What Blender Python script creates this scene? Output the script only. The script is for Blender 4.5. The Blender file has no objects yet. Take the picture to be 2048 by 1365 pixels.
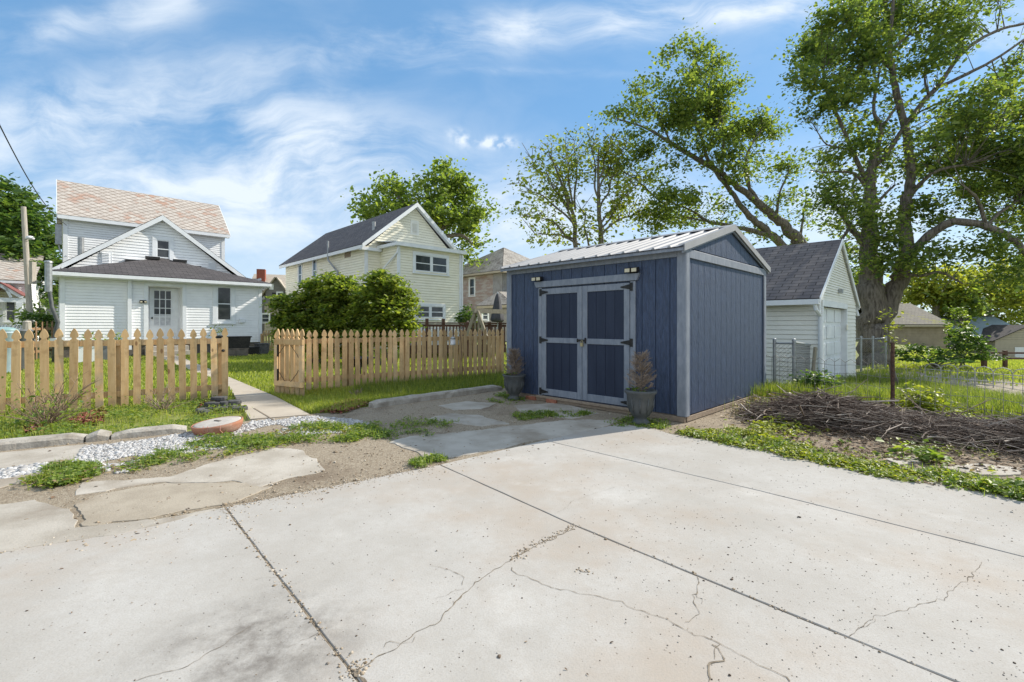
import bpy, math, random
import numpy as np
from mathutils import Vector, Matrix, noise
random.seed(7); rng = np.random.default_rng(11)
R = math.radians
S = bpy.context.scene
COL = S.collection
# ------------------------------------------------------------------ camera, sky, sun, exposure
H, F, HY = 1.2, 920.0, 650.0          # eye height (m), focal length and horizon of the 2048 px photograph
cam = bpy.data.cameras.new('camera'); co = bpy.data.objects.new('camera', cam); COL.objects.link(co)
co.location = (0, 0, H); co.rotation_euler = (R(90), 0, 0)
cam.sensor_width = 36; cam.lens = 36*F/2048; cam.shift_y = -(682.5-HY)/2048; cam.clip_end = 2000; cam.clip_start = .05
S.camera = co
SUN_AZ, SUN_EL = R(62), R(35.5)
sd = Vector((math.sin(SUN_AZ)*math.cos(SUN_EL), math.cos(SUN_AZ)*math.cos(SUN_EL), math.sin(SUN_EL)))
sl = bpy.data.lights.new('sun', 'SUN'); sl.energy = 4.3; sl.angle = R(.5); sl.color = (1, .93, .82)
so = bpy.data.objects.new('sun', sl); COL.objects.link(so); so.rotation_euler = sd.to_track_quat('Z', 'Y').to_euler(); so.location = sd*60
S.view_settings.view_transform = 'Standard'; S.view_settings.look = 'None'; S.view_settings.gamma = 1
S.view_settings.exposure = .58
S.cycles.use_adaptive_sampling = True
S.cycles.max_bounces = 6; S.cycles.transparent_max_bounces = 4

def N(t, typ, **k):
    n = t.nodes.new(typ)
    for a, b in k.items():
        if a == 'i':
            for q, w in b.items(): n.inputs[q].default_value = w
        else: setattr(n, a, b)
    return n
def Lk(t, a, b): t.links.new(a, b)
def math_(t, op, a, b=None, c=None, clamp=False):
    n = t.nodes.new('ShaderNodeMath'); n.operation = op; n.use_clamp = clamp
    for i, q in enumerate((a, b, c)):
        if q is None: continue
        if isinstance(q, (int, float)): n.inputs[i].default_value = q
        else: t.links.new(q, n.inputs[i])
    return n.outputs[0]
def mixc(t, f, a, b, bt='MIX'):
    n = t.nodes.new('ShaderNodeMix'); n.data_type = 'RGBA'; n.blend_type = bt; n.clamp_factor = True
    for i, q in ((0, f), (6, a), (7, b)):
        if isinstance(q, (int, float)): n.inputs[i].default_value = q
        elif isinstance(q, tuple): n.inputs[i].default_value = (*q, 1)[:4]
        else: t.links.new(q, n.inputs[i])
    return n.outputs[2]
def ramp(t, f, stops):
    n = t.nodes.new('ShaderNodeValToRGB'); e = n.color_ramp.elements
    e[0].position, e[0].color = stops[0][0], (*stops[0][1], 1)
    e[1].position, e[1].color = stops[-1][0], (*stops[-1][1], 1)
    for p, c in stops[1:-1]:
        q = e.new(p); q.color = (*c, 1)
    t.links.new(f, n.inputs[0]); return n.outputs[0]
def mrange(t, f, a, b, c=0., d=1., smooth=True):
    n = t.nodes.new('ShaderNodeMapRange'); n.interpolation_type = 'SMOOTHSTEP' if smooth else 'LINEAR'
    t.links.new(f, n.inputs[0])
    for i, q in enumerate((a, b, c, d)): n.inputs[1+i].default_value = q
    return n.outputs[0]

w = bpy.data.worlds.new('World'); S.world = w; w.use_nodes = True
t = w.node_tree; t.nodes.clear()
out = N(t, 'ShaderNodeOutputWorld'); bg = N(t, 'ShaderNodeBackground'); bg.inputs[1].default_value = .12
Lk(t, bg.outputs[0], out.inputs[0])
sky = N(t, 'ShaderNodeTexSky', sky_type='NISHITA', sun_disc=False, sun_elevation=SUN_EL, sun_rotation=SUN_AZ, altitude=200, air_density=1.0, dust_density=.25, ozone_density=2.5)
tc = N(t, 'ShaderNodeTexCoord'); sp = N(t, 'ShaderNodeSeparateXYZ'); Lk(t, tc.outputs['Generated'], sp.inputs[0])
ay = math_(t, 'MAXIMUM', math_(t, 'ABSOLUTE', sp.outputs[1]), .12)
gx = math_(t, 'DIVIDE', sp.outputs[0], ay); gz = math_(t, 'DIVIDE', sp.outputs[2], ay)   # where each cloud stands in the sky
cv = N(t, 'ShaderNodeCombineXYZ'); Lk(t, gx, cv.inputs[0]); Lk(t, gz, cv.inputs[1])
wn = N(t, 'ShaderNodeTexNoise', i={'Scale': 2.2, 'Detail': 3.0}); Lk(t, cv.outputs[0], wn.inputs['Vector'])
wv = N(t, 'ShaderNodeVectorMath', operation='MULTIPLY_ADD'); Lk(t, wn.outputs['Color'], wv.inputs[0]); wv.inputs[1].default_value = (.40, .30, 0); Lk(t, cv.outputs[0], wv.inputs[2])
mp = N(t, 'ShaderNodeMapping'); mp.inputs['Rotation'].default_value = (0, 0, R(-12)); mp.inputs['Scale'].default_value = (1.6, 6.5, 1); Lk(t, wv.outputs[0], mp.inputs[0])
n1 = N(t, 'ShaderNodeTexNoise', i={'Scale': 1.5, 'Detail': 9.0, 'Roughness': .66}); Lk(t, mp.outputs[0], n1.inputs['Vector'])
mp2 = N(t, 'ShaderNodeMapping'); mp2.inputs['Scale'].default_value = (2.4, 4.2, 1); mp2.inputs['Location'].default_value = (3, 1, 0); Lk(t, wv.outputs[0], mp2.inputs[0])
n2 = N(t, 'ShaderNodeTexNoise', i={'Scale': 1.6, 'Detail': 7.0, 'Roughness': .55}); Lk(t, mp2.outputs[0], n2.inputs['Vector'])
def blob(px, py, rx, ry, rot=0, amp=1.):
    cx_, cz_ = (px-1024)/F, (HY-py)/F
    dx = math_(t, 'SUBTRACT', gx, cx_); dz = math_(t, 'SUBTRACT', gz, cz_)
    c, s = math.cos(rot), math.sin(rot)
    a = math_(t, 'ADD', math_(t, 'MULTIPLY', dx, c*F/rx), math_(t, 'MULTIPLY', dz, s*F/rx))
    b = math_(t, 'ADD', math_(t, 'MULTIPLY', dx, -s*F/ry), math_(t, 'MULTIPLY', dz, c*F/ry))
    q = math_(t, 'ADD', math_(t, 'MULTIPLY', a, a), math_(t, 'MULTIPLY', b, b))
    return math_(t, 'MULTIPLY', math_(t, 'EXPONENT', math_(t, 'MULTIPLY', q, -1.)), amp)
BL = [(1080, 55, 520, 42, R(6), .95), (1500, 25, 260, 30, R(8), .75), (560, 250, 260, 100, R(-14), .75), (700, 300, 200, 60, R(4), .5),
      (110, 240, 240, 75, R(8), .95), (130, 50, 340, 42, R(12), .65), (300, 380, 520, 90, 0, .8), (900, 450, 420, 90, 0, .75),
      (1660, 400, 330, 90, 0, 1.), (330, 30, 90, 40, R(30), .4), (2000, 60, 160, 70, 0, .8), (950, 140, 300, 9, R(-2), .3)]
acc = None
for b_ in BL:
    o_ = blob(*b_); acc = o_ if acc is None else math_(t, 'ADD', acc, o_)
nn = math_(t, 'ADD', math_(t, 'MULTIPLY', n1.outputs[0], .55), math_(t, 'MULTIPLY', n2.outputs[0], .45))
dens = math_(t, 'MULTIPLY', acc, mrange(t, nn, .36, .66))
base_veil = math_(t, 'ADD', math_(t, 'MULTIPLY', mrange(t, n2.outputs[0], .40, .78), .10), .0)
puff = math_(t, 'ADD', blob(995, 286, 34, 11, 0, 1.6), blob(920, 277, 22, 14, R(-30), .9))
pn = N(t, 'ShaderNodeTexNoise', i={'Scale': 26., 'Detail': 5.0}); Lk(t, cv.outputs[0], pn.inputs['Vector'])
puff = math_(t, 'MULTIPLY', puff, mrange(t, pn.outputs[0], .40, .62))
hz = mrange(t, gz, .46, .04, 0, .52)
fill_cloud = math_(t, 'MAXIMUM', mrange(t, sp.outputs[1], .12, -.35, 0, .72), mrange(t, sp.outputs[2], .60, .92, 0, .7))   # unseen bright cloud added overhead and behind as neutral fill light
dens = math_(t, 'ADD', math_(t, 'ADD', dens, base_veil), math_(t, 'ADD', puff, math_(t, 'ADD', hz, fill_cloud)), clamp=True)
skyc = mixc(t, .62, mixc(t, 1., sky.outputs[0], (.83, 1.0, 1.0), 'MULTIPLY'), (1.15, 2.5, 4.45))
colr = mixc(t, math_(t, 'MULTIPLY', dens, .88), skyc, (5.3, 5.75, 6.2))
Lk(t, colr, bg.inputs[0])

# ------------------------------------------------------------------ geometry helpers
U = Vector((.70711, .70711, 0)); V = Vector((-.70711, .70711, 0)); Z = Vector((0, 0, 1))
def ss(x, a, b):
    q = np.clip((x-a)/(b-a), 0, 1); return q*q*(3-2*q)
def gh(x, y):                                     # height of the land: flat lot, falling away to the right behind the shed
    x = np.asarray(x, float)/H; y = np.asarray(y, float)/H
    n = .675*x+.738*y; m = .738*x-.675*y
    z = -.2*ss(n, 6.5, 10.5)*ss(m, -4.5, -1.5)
    tt = x/np.maximum(y, .5)
    z = z-.054*np.clip(y-11, 0, 45)*ss(tt, .82, 1.1)
    return z*H
def G(px, py, z=0.):
    y = (H-z)*F/(py-HY); return Vector(((px-1024)/F*y, y, z))
def GG(px, py):
    z = 0.
    for _ in range(25):
        p = G(px, py, z); z = .5*z+.5*float(gh(p.x, p.y))
    return G(px, py, z)
def D(px, py, y): return Vector(((px-1024)/F*y, y, H+(HY-py)/F*y))
MTX = {}
def tag(o, label=None, cat=None, group=None, kind=None):
    if label: o['label'] = label
    if cat: o['category'] = cat
    if group: o['group'] = group
    if kind: o['kind'] = kind
    return o
def thing(name, loc, label, cat, rz=0., group=None):
    o = bpy.data.objects.new(name, None); COL.objects.link(o); o.empty_display_size = .1
    o.location = loc; o.rotation_euler = (0, 0, rz); MTX[o] = Matrix.Translation(Vector(loc)) @ Matrix.Rotation(rz, 4, 'Z')
    return tag(o, label, cat, group)
def root_mtx(o):
    while o is not None:
        if o in MTX: return MTX[o]
        o = o.parent
    return Matrix.Identity(4)
class MB:
    def __init__(s): s.v = []; s.f = []; s.uv = {}
    def face(s, pts, uv=None):
        i = len(s.v); s.v += [Vector(p) for p in pts]; s.f.append(tuple(range(i, i+len(pts))))
        if uv: s.uv[len(s.f)-1] = uv
    def hexa(s, c):                                # 8 corners: bottom ring, top ring
        i = len(s.v); s.v += [Vector(p) for p in c]
        for q in ((3, 2, 1, 0), (4, 5, 6, 7), (0, 1, 5, 4), (1, 2, 6, 5), (2, 3, 7, 6), (3, 0, 4, 7)): s.f.append(tuple(i+k for k in q))
        return s
    def box(s, o, d, n, s0, s1, n0, n1, z0, z1):   # along d, across n
        o = Vector(o)
        P = lambda a, b, c: o+d*a+n*b+Z*c
        if d.cross(n).z < 0: n0, n1 = n1, n0
        return s.hexa([P(s0, n0, z0), P(s1, n0, z0), P(s1, n1, z0), P(s0, n1, z0), P(s0, n0, z1), P(s1, n0, z1), P(s1, n1, z1), P(s0, n1, z1)])
    def bar(s, p, q, w, h, up=Z):
        p = Vector(p); q = Vector(q); d = (q-p).normalized(); a = d.cross(up)
        if a.length < 1e-4: a = d.cross(Vector((0, 1, 0)))
        a.normalize(); b = a.cross(d); a *= w/2; b *= h/2
        return s.hexa([p-a-b, p+a-b, q+a-b, q-a-b, p-a+b, p+a+b, q+a+b, q-a+b])
    def tube(s, pts, rad, n=8, cap=True):
        pts = [Vector(p) for p in pts]; k = len(pts)
        if not hasattr(rad, '__len__'): rad = [rad]*k
        i0 = len(s.v); ref = None
        for j, p in enumerate(pts):
            d = (pts[min(j+1, k-1)]-pts[max(j-1, 0)]).normalized()
            if ref is None:
                ref = d.orthogonal().normalized()
            ref = (ref-d*ref.dot(d)).normalized(); b = d.cross(ref)
            for a in range(n):
                an = 2*math.pi*a/n; s.v.append(p+(ref*math.cos(an)+b*math.sin(an))*rad[j])
        for j in range(k-1):
            for a in range(n):
                c = i0+j*n; s.f.append((c+a, c+(a+1) % n, c+n+(a+1) % n, c+n+a))
        if cap:
            s.f.append(tuple(i0+n-1-a for a in range(n))); s.f.append(tuple(i0+(k-1)*n+a for a in range(n)))
        return s
    def lathe(s, c, prof, n=24, tilt=None):
        c = Vector(c); i0 = len(s.v); M = tilt or Matrix.Identity(3)
        for r, z in prof:
            for a in range(n):
                an = 2*math.pi*a/n; s.v.append(c+M @ Vector((r*math.cos(an), r*math.sin(an), z)))
        for j in range(len(prof)-1):
            for a in range(n):
                q = i0+j*n; s.f.append((q+a, q+(a+1) % n, q+n+(a+1) % n, q+n+a))
        s.f.append(tuple(i0+n-1-a for a in range(n))); s.f.append(tuple(i0+(len(prof)-1)*n+a for a in range(n)))
        return s
    def prism(s, poly, n):                         # extrude a 3D polygon along vector n
        k = len(poly); i = len(s.v); poly = [Vector(p) for p in poly]
        nn = Vector((0, 0, 0))
        for a in range(k): nn += poly[a].cross(poly[(a+1) % k])
        if nn.dot(n) < 0: poly.reverse()
        s.v += poly+[p+n for p in poly]
        s.f.append(tuple(i+k-1-a for a in range(k))); s.f.append(tuple(i+k+a for a in range(k)))
        for a in range(k): s.f.append((i+a, i+(a+1) % k, i+k+(a+1) % k, i+k+a))
        return s
    def build(s, name, mat, parent=None, smooth=False, bevel=0., label=None):
        M = root_mtx(parent).inverted()
        me = bpy.data.meshes.new(name); me.from_pydata([M @ p for p in s.v], [], s.f)
        if s.uv:
            ul = me.uv_layers.new(name='UVMap')
            for k, u in s.uv.items():
                for li, q in zip(me.polygons[k].loop_indices, u): ul.data[li].uv = q
        if smooth: me.polygons.foreach_set('use_smooth', [True]*len(me.polygons))
        me.materials.append(mat); o = bpy.data.objects.new(name, me); COL.objects.link(o)
        if parent: o.parent = parent
        if bevel:
            b = o.modifiers.new('Bevel', 'BEVEL'); b.width = bevel; b.segments = 1; b.limit_method = 'ANGLE'
        if label: o['label'] = label
        return o
def np_mesh(name, verts, faces, mat, parent=None, smooth=False):
    M = np.array(root_mtx(parent).inverted())
    verts = verts @ M[:3, :3].T+M[:3, 3]
    me = bpy.data.meshes.new(name); k = faces.shape[1]; nf = len(faces)
    me.vertices.add(len(verts)); me.vertices.foreach_set('co', verts.astype(np.float32).ravel())
    me.loops.add(nf*k); me.loops.foreach_set('vertex_index', faces.astype(np.int32).ravel())
    me.polygons.add(nf); me.polygons.foreach_set('loop_start', np.arange(0, nf*k, k, dtype=np.int32))
    try: me.polygons.foreach_set('loop_total', np.full(nf, k, dtype=np.int32))
    except Exception: pass
    me.update(calc_edges=True); me.validate()
    if smooth: me.polygons.foreach_set('use_smooth', [True]*nf)
    me.materials.append(mat); o = bpy.data.objects.new(name, me); COL.objects.link(o)
    if parent: o.parent = parent
    return o
def rand_unit(n):
    q = rng.normal(size=(n, 3)); return q/np.linalg.norm(q, axis=1)[:, None]
def leaves(name, P_, size, mat, parent=None, up=.5, droop=.0, asp=.62):
    n = len(P_); P_ = np.asarray(P_, float)
    nrm = rand_unit(n); nrm[:, 2] = np.abs(nrm[:, 2])+up; nrm /= np.linalg.norm(nrm, axis=1)[:, None]
    a = np.cross(nrm, rand_unit(n)); a /= np.linalg.norm(a, axis=1)[:, None]; a[:, 2] -= droop
    b = np.cross(nrm, a); sz = (size*np.clip(rng.lognormal(-.06, .38, n), .4, 1.9))[:, None]
    v = np.empty((n, 6, 3))
    v[:, 0] = P_-a*sz*.5; v[:, 3] = P_+a*sz*.5-nrm*sz*.12
    v[:, 1] = P_-a*sz*.22+b*sz*asp*.5+nrm*sz*.10; v[:, 5] = P_-a*sz*.22-b*sz*asp*.5+nrm*sz*.10
    v[:, 2] = P_+a*sz*.22+b*sz*asp*.42+nrm*sz*.06; v[:, 4] = P_+a*sz*.22-b*sz*asp*.42+nrm*sz*.06
    i = np.arange(n)[:, None]*6
    f = np.concatenate([i+np.array([[0, 1, 2, 3]]), i+np.array([[0, 3, 4, 5]])], 0)
    return np_mesh(name, v.reshape(-1, 3), f, mat, parent)
def blades(name, P_, h, wd, mat, parent=None, lean=.45):
    n = len(P_); P_ = np.asarray(P_, float); h = (h*rng.uniform(.45, 1.25, n))[:, None]; wd = (np.asarray(wd)*rng.uniform(.7, 1.2, n))[:, None]
    an = rng.uniform(0, 2*np.pi, n); d = np.stack([np.cos(an), np.sin(an), np.zeros(n)], 1); e = np.stack([-np.sin(an), np.cos(an), np.zeros(n)], 1)
    le = (rng.uniform(0, 1, n)*lean)[:, None]; up = np.array([[0, 0, 1.]])
    v = np.empty((n, 5, 3))
    v[:, 0] = P_-e*wd*.5; v[:, 1] = P_+e*wd*.5
    m = P_+up*h*.6+d*h*le*.35; v[:, 2] = m+e*wd*.38; v[:, 3] = m-e*wd*.38
    v[:, 4] = P_+up*h*(1-le*.35)+d*h*le*1.1
    i = np.arange(n)[:, None]*5
    f = np.concatenate([i+np.array([[0, 1, 2]]), i+np.array([[0, 2, 3]]), i+np.array([[3, 2, 4]])], 0)
    return np_mesh(name, v.reshape(-1, 3), f, mat, parent)
_ph = (1+5**.5)/2
ICO = np.array([(-1, _ph, 0), (1, _ph, 0), (-1, -_ph, 0), (1, -_ph, 0), (0, -1, _ph), (0, 1, _ph), (0, -1, -_ph), (0, 1, -_ph), (_ph, 0, -1), (_ph, 0, 1), (-_ph, 0, -1), (-_ph, 0, 1)])/1.902
ICF = np.array([(0, 11, 5), (0, 5, 1), (0, 1, 7), (0, 7, 10), (0, 10, 11), (1, 5, 9), (5, 11, 4), (11, 10, 2), (10, 7, 6), (7, 1, 8), (3, 9, 4), (3, 4, 2), (3, 2, 6), (3, 6, 8), (3, 8, 9), (4, 9, 5), (2, 4, 11), (6, 2, 10), (8, 6, 7), (9, 8, 1)])
def stones(name, P_, size, mat, flat=.6, parent=None):
    n = len(P_); v = ICO[None]*rng.uniform(.72, 1.2, (n, 12, 1))
    v = v*(rng.uniform(.6, 1.25, (n, 1, 3))*np.array([1, 1, flat]))
    an = rng.uniform(0, 6.28, n); c, s_ = np.cos(an)[:, None], np.sin(an)[:, None]
    x = v[:, :, 0]*c-v[:, :, 1]*s_; y = v[:, :, 0]*s_+v[:, :, 1]*c
    v = np.stack([x, y, v[:, :, 2]], 2)*(size*rng.lognormal(0, .35, n))[:, None, None]+np.asarray(P_, float)[:, None]
    f = (ICF[None]+np.arange(n)[:, None, None]*12).reshape(-1, 3)
    return np_mesh(name, v.reshape(-1, 3), f, mat, parent)
def inpoly(x, y, poly):
    r = np.zeros(len(x), bool); k = len(poly)
    for i in range(k):
        x0, y0 = poly[i][:2]; x1, y1 = poly[(i+1) % k][:2]
        c = ((y0 > y) != (y1 > y))
        with np.errstate(divide='ignore', invalid='ignore'):
            r ^= c & (x < (x1-x0)*(y-y0)/(y1-y0)+x0)
    return r
def scatter(poly, n, pw=1.0, z=None, edge=0.):     # random points in a ground polygon, denser near the viewer by 1/distance^pw
    xs = [p[0] for p in poly]; ys = [p[1] for p in poly]; out = []
    got = 0; ymin = max(.5, min(ys))
    while got < n:
        x = rng.uniform(min(xs), max(xs), n*3); y = rng.uniform(min(ys), max(ys), n*3)
        k = inpoly(x, y, poly)
        if pw: k &= rng.uniform(0, 1, n*3) < (ymin/np.maximum(y, ymin))**pw
        q = np.stack([x[k], y[k]], 1); out.append(q); got += len(q)
        if len(q) == 0: break
    q = np.concatenate(out)[:n]
    zz = gh(q[:, 0], q[:, 1]) if z is None else np.full(len(q), z)
    return np.concatenate([q, zz[:, None]], 1)
def fbm2(P_, sc, seed=0.):
    return np.array([noise.fractal(Vector((p[0]*sc+seed, p[1]*sc-seed, seed*.37)), 1.0, 2.0, 3) for p in P_])

# ------------------------------------------------------------------ materials
def pmat(name, c1, c2=None, scale=4., rough=.75, bump=0., bscale=40., stretch=(1, 1, 1), metal=0., spec=.3, rnd=0., detail=6., lo=.35, hi=.68, c3=None, s3=.8, f3=.5, bstretch=None, bdist=.01):
    m = bpy.data.materials.new(name); m.use_nodes = True; t = m.node_tree; b = t.nodes['Principled BSDF']
    b.inputs['Roughness'].default_value = rough; b.inputs['Metallic'].default_value = metal; b.inputs['Specular IOR Level'].default_value = spec
    tc = N(t, 'ShaderNodeTexCoord'); ob = tc.outputs['Object']
    if rnd:
        oi = N(t, 'ShaderNodeObjectInfo'); va = N(t, 'ShaderNodeVectorMath', operation='ADD'); sc_ = math_(t, 'MULTIPLY', oi.outputs['Random'], 37.)
        Lk(t, ob, va.inputs[0]); Lk(t, sc_, va.inputs[1]); ob = va.outputs[0]
    mp = N(t, 'ShaderNodeMapping'); mp.inputs['Scale'].default_value = stretch; Lk(t, ob, mp.inputs[0])
    col = None
    if c2:
        nz = N(t, 'ShaderNodeTexNoise', i={'Scale': scale, 'Detail': detail, 'Roughness': .62}); Lk(t, mp.outputs[0], nz.inputs['Vector'])
        col = mixc(t, mrange(t, nz.outputs[0], lo, hi), c1, c2)
    if c3:
        n3 = N(t, 'ShaderNodeTexNoise', i={'Scale': s3, 'Detail': 5., 'Roughness': .6}); Lk(t, ob, n3.inputs['Vector'])
        col = mixc(t, math_(t, 'MULTIPLY', mrange(t, n3.outputs[0], .5, .7), f3), col or (c1), c3)
    if rnd:
        col = mixc(t, 1., col or c1, ramp(t, oi.outputs['Random'], [(0, (1-rnd,)*3), (1, (1+rnd*.5,)*3)]), 'MULTIPLY')
    if col is None: b.inputs['Base Color'].default_value = (*c1, 1)
    else: Lk(t, col, b.inputs['Base Color'])
    if bump:
        mb = N(t, 'ShaderNodeMapping'); mb.inputs['Scale'].default_value = bstretch or stretch; Lk(t, ob, mb.inputs[0])
        bn = N(t, 'ShaderNodeTexNoise', i={'Scale': bscale, 'Detail': 5., 'Roughness': .6}); Lk(t, mb.outputs[0], bn.inputs['Vector'])
        bp = N(t, 'ShaderNodeBump', i={'Strength': bump, 'Distance': bdist}); Lk(t, bn.outputs[0], bp.inputs['Height']); Lk(t, bp.outputs[0], b.inputs['Normal'])
    return m
def leafmat(name, a, bcol, trans=.45, dark=None):
    m = bpy.data.materials.new(name); m.use_nodes = True; t = m.node_tree; p = t.nodes['Principled BSDF']
    g = N(t, 'ShaderNodeNewGeometry'); rp = g.outputs['Random Per Island']
    st = [(0, dark or tuple(q*.6 for q in a)), (.45, a), (1, bcol)]
    c = ramp(t, rp, st); p.inputs['Roughness'].default_value = .5; p.inputs['Specular IOR Level'].default_value = .35
    Lk(t, c, p.inputs['Base Color'])
    tr = N(t, 'ShaderNodeBsdfTranslucent'); Lk(t, mixc(t, 1., c, (1.75, 1.85, .75), 'MULTIPLY'), tr.inputs[0])
    mx = N(t, 'ShaderNodeMixShader'); mx.inputs[0].default_value = trans
    Lk(t, p.outputs[0], mx.inputs[1]); Lk(t, tr.outputs[0], mx.inputs[2]); Lk(t, mx.outputs[0], t.nodes['Material Output'].inputs[0])
    return m
def stonemat(name, stops, rough=.85):
    m = bpy.data.materials.new(name); m.use_nodes = True; t = m.node_tree; p = t.nodes['Principled BSDF']
    g = N(t, 'ShaderNodeNewGeometry'); p.inputs['Roughness'].default_value = rough
    Lk(t, ramp(t, g.outputs['Random Per Island'], stops), p.inputs['Base Color']); return m
def shingles(name, c1, c2, cm, bw, bh, diamond=False, patch=None, pscale=.6, streak=None, bump=.5):
    m = bpy.data.materials.new(name); m.use_nodes = True; t = m.node_tree; p = t.nodes['Principled BSDF']; p.inputs['Roughness'].default_value = .88; p.inputs['Specular IOR Level'].default_value = .2
    uv = N(t, 'ShaderNodeUVMap'); mp = N(t, 'ShaderNodeMapping'); Lk(t, uv.outputs[0], mp.inputs[0])
    br = N(t, 'ShaderNodeTexBrick', i={'Scale': 1., 'Brick Width': bw, 'Row Height': bh, 'Mortar Size': .012 if not diamond else .02, 'Mortar Smooth': .3, 'Bias': 0.})
    br.inputs['Color1'].default_value = (*c1, 1); br.inputs['Color2'].default_value = (*c2, 1); br.inputs['Mortar'].default_value = (*cm, 1)
    if diamond: br.offset = 0.; mp.inputs['Rotation'].default_value = (0, 0, R(45)); mp.inputs['Scale'].default_value = (1, 1.25, 1)
    Lk(t, mp.outputs[0], br.inputs['Vector']); c = br.outputs['Color']
    nz = N(t, 'ShaderNodeTexNoise', i={'Scale': pscale, 'Detail': 6., 'Roughness': .65}); Lk(t, uv.outputs[0], nz.inputs['Vector'])
    if patch:
        b2 = N(t, 'ShaderNodeTexBrick', i={'Scale': 1., 'Brick Width': bw, 'Row Height': bh, 'Mortar Size': 0.})
        b2.offset = br.offset; b2.inputs['Color1'].default_value = (0, 0, 0, 1); b2.inputs['Color2'].default_value = (1, 1, 1, 1); Lk(t, mp.outputs[0], b2.inputs['Vector'])
        f = mrange(t, math_(t, 'ADD', nz.outputs[0], math_(t, 'MULTIPLY', b2.outputs['Color'], .22)),   .655, .77)
        f = math_(t, 'MULTIPLY', f, math_(t, 'SUBTRACT', 1., br.outputs['Fac']))
        c = mixc(t, f, c, patch)
    if streak: c = mixc(t, math_(t, 'MULTIPLY', mrange(t, nz.outputs[0], .45, .65), .6), c, streak)
    Lk(t, c, p.inputs['Base Color'])
    bp = N(t, 'ShaderNodeBump', i={'Strength': bump, 'Distance': .02}); bp.invert = True; Lk(t, br.outputs['Fac'], bp.inputs['Height']); Lk(t, bp.outputs[0], p.inputs['Normal'])
    return m
M = {}
M['white'] = pmat('white_paint', (.86, .865, .87), (.80, .805, .81), 3., .55, .05, 30)
M['trimwhite'] = pmat('white_trim', (.76, .78, .80), (.70, .72, .74), 5., .5)
M['cream'] = pmat('cream_siding', (.85, .81, .665), (.79, .745, .60), 2., .6)
M['cream2'] = pmat('pale_vinyl', (.82, .805, .74), (.75, .735, .67), 2., .6)
M['glass'] = pmat('dark_glass', (.025, .03, .035), (.06, .065, .07), 2.5, .12, spec=.5)
M['curtain'] = pmat('net_curtain', (.55, .56, .58), (.42, .43, .46), 14., .8)
M['foundation'] = pmat('foundation_block', (.10, .085, .075), (.16, .14, .12), 6., .9, .2, 20)
M['navy'] = pmat('navy_siding', (.024, .041, .086), (.040, .066, .134), 30., .5, 1., 30., stretch=(1, 1, .22), bstretch=(1.6, 1.6, .3), bdist=.02, lo=.36, hi=.70, spec=.6)
M['navydoor'] = pmat('navy_door_panel', (.020, .028, .053), (.028, .038, .067), 7., .6, .25, 30., stretch=(1, 1, .2), bdist=.004)
M['greytrim'] = pmat('blue_grey_trim', (.185, .21, .255), (.245, .27, .315), 9., .62, .25, 60., stretch=(2, 2, .5), bdist=.003, c3=(.15, .165, .195), s3=14., f3=.25)
M['metalroof'] = pmat('ribbed_metal_roof', (.335, .34, .35), (.29, .295, .305), 2., .6, metal=.0, spec=.2)
M['black'] = pmat('black_iron', (.012, .012, .013), (.03, .028, .026), 20., .5)
M['brass'] = pmat('padlock_metal', (.42, .36, .22), None, rough=.35, metal=.8)
M['lens'] = pmat('lamp_lens', (.62, .56, .40), (.5, .46, .34), 60., .3)
M['skid'] = pmat('weathered_timber', (.33, .26, .19), (.22, .17, .13), 6., .85, .3, 30, stretch=(3, 3, 10))
M['brick'] = pmat('red_brick', (.36, .15, .09), (.25, .10, .07), 12., .9, .3, 50)
M['pine'] = pmat('pine_picket', (.72, .50, .265), (.60, .385, .180), 3., .72, .25, 22., stretch=(9, 9, .8), rnd=.30, lo=.3, hi=.72, c3=(.30, .16, .07), s3=9., f3=.35, bdist=.003)
M['pinedark'] = pmat('brown_fence_wood', (.30, .19, .10), (.20, .12, .065), 4., .8, stretch=(8, 8, 1), rnd=.25)
M['pinefar'] = pmat('old_pine', (.48, .33, .17), (.38, .25, .12), 4., .8, stretch=(8, 8, 1), rnd=.25)
M['deck'] = pmat('dark_stained_wood', (.085, .042, .030), (.13, .065, .045), 5., .6, stretch=(1, 1, 1))
M['greywood'] = pmat('silvered_timber', (.30, .27, .21), (.22, .19, .14), 5., .85, .2, 30, stretch=(6, 6, 1))
M['pole'] = pmat('pole_wood', (.46, .42, .36), (.33, .30, .25), 5., .9, .3, 30, stretch=(6, 6, .6))
M['galv'] = pmat('galvanised_steel', (.36, .38, .39), (.26, .27, .28), 9., .45, metal=.5)
M['rust'] = pmat('rusty_steel', (.13, .07, .05), (.07, .05, .042), 14., .9, .3, 60)
M['wire'] = pmat('grey_wire', (.22, .21, .20), (.30, .29, .28), 20., .6, metal=.3)
M['paleiron'] = pmat('pale_border_iron', (.46, .46, .44), (.30, .29, .27), 12., .7)
M['bark'] = pmat('maple_bark', (.225, .195, .165), (.085, .072, .060), 5., .95, .9, 7., stretch=(3, 3, .5), bdist=.06)
M['bark2'] = pmat('grey_bark', (.24, .215, .175), (.11, .092, .075), 6., .95, .6, 9., stretch=(3, 3, .6), bdist=.04)
M['twig'] = pmat('dry_twigs', (.26, .19, .135), (.15, .105, .075), 9., .9)
M['deadtwig'] = pmat('grey_brown_twigs', (.30, .235, .18), (.20, .15, .11), 9., .9)
M['pot'] = pmat('slate_grey_plastic', (.075, .082, .085), (.105, .11, .11), 9., .55, .15, 26, bdist=.006)
M['soil'] = pmat('soil', (.06, .042, .03), (.10, .07, .05), 20., .95, .5, 60)
M['terra'] = pmat('terracotta', (.40, .185, .11), (.32, .14, .085), 6., .8, .15, 40, c3=(.50, .36, .28), s3=6., f3=.6)
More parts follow.
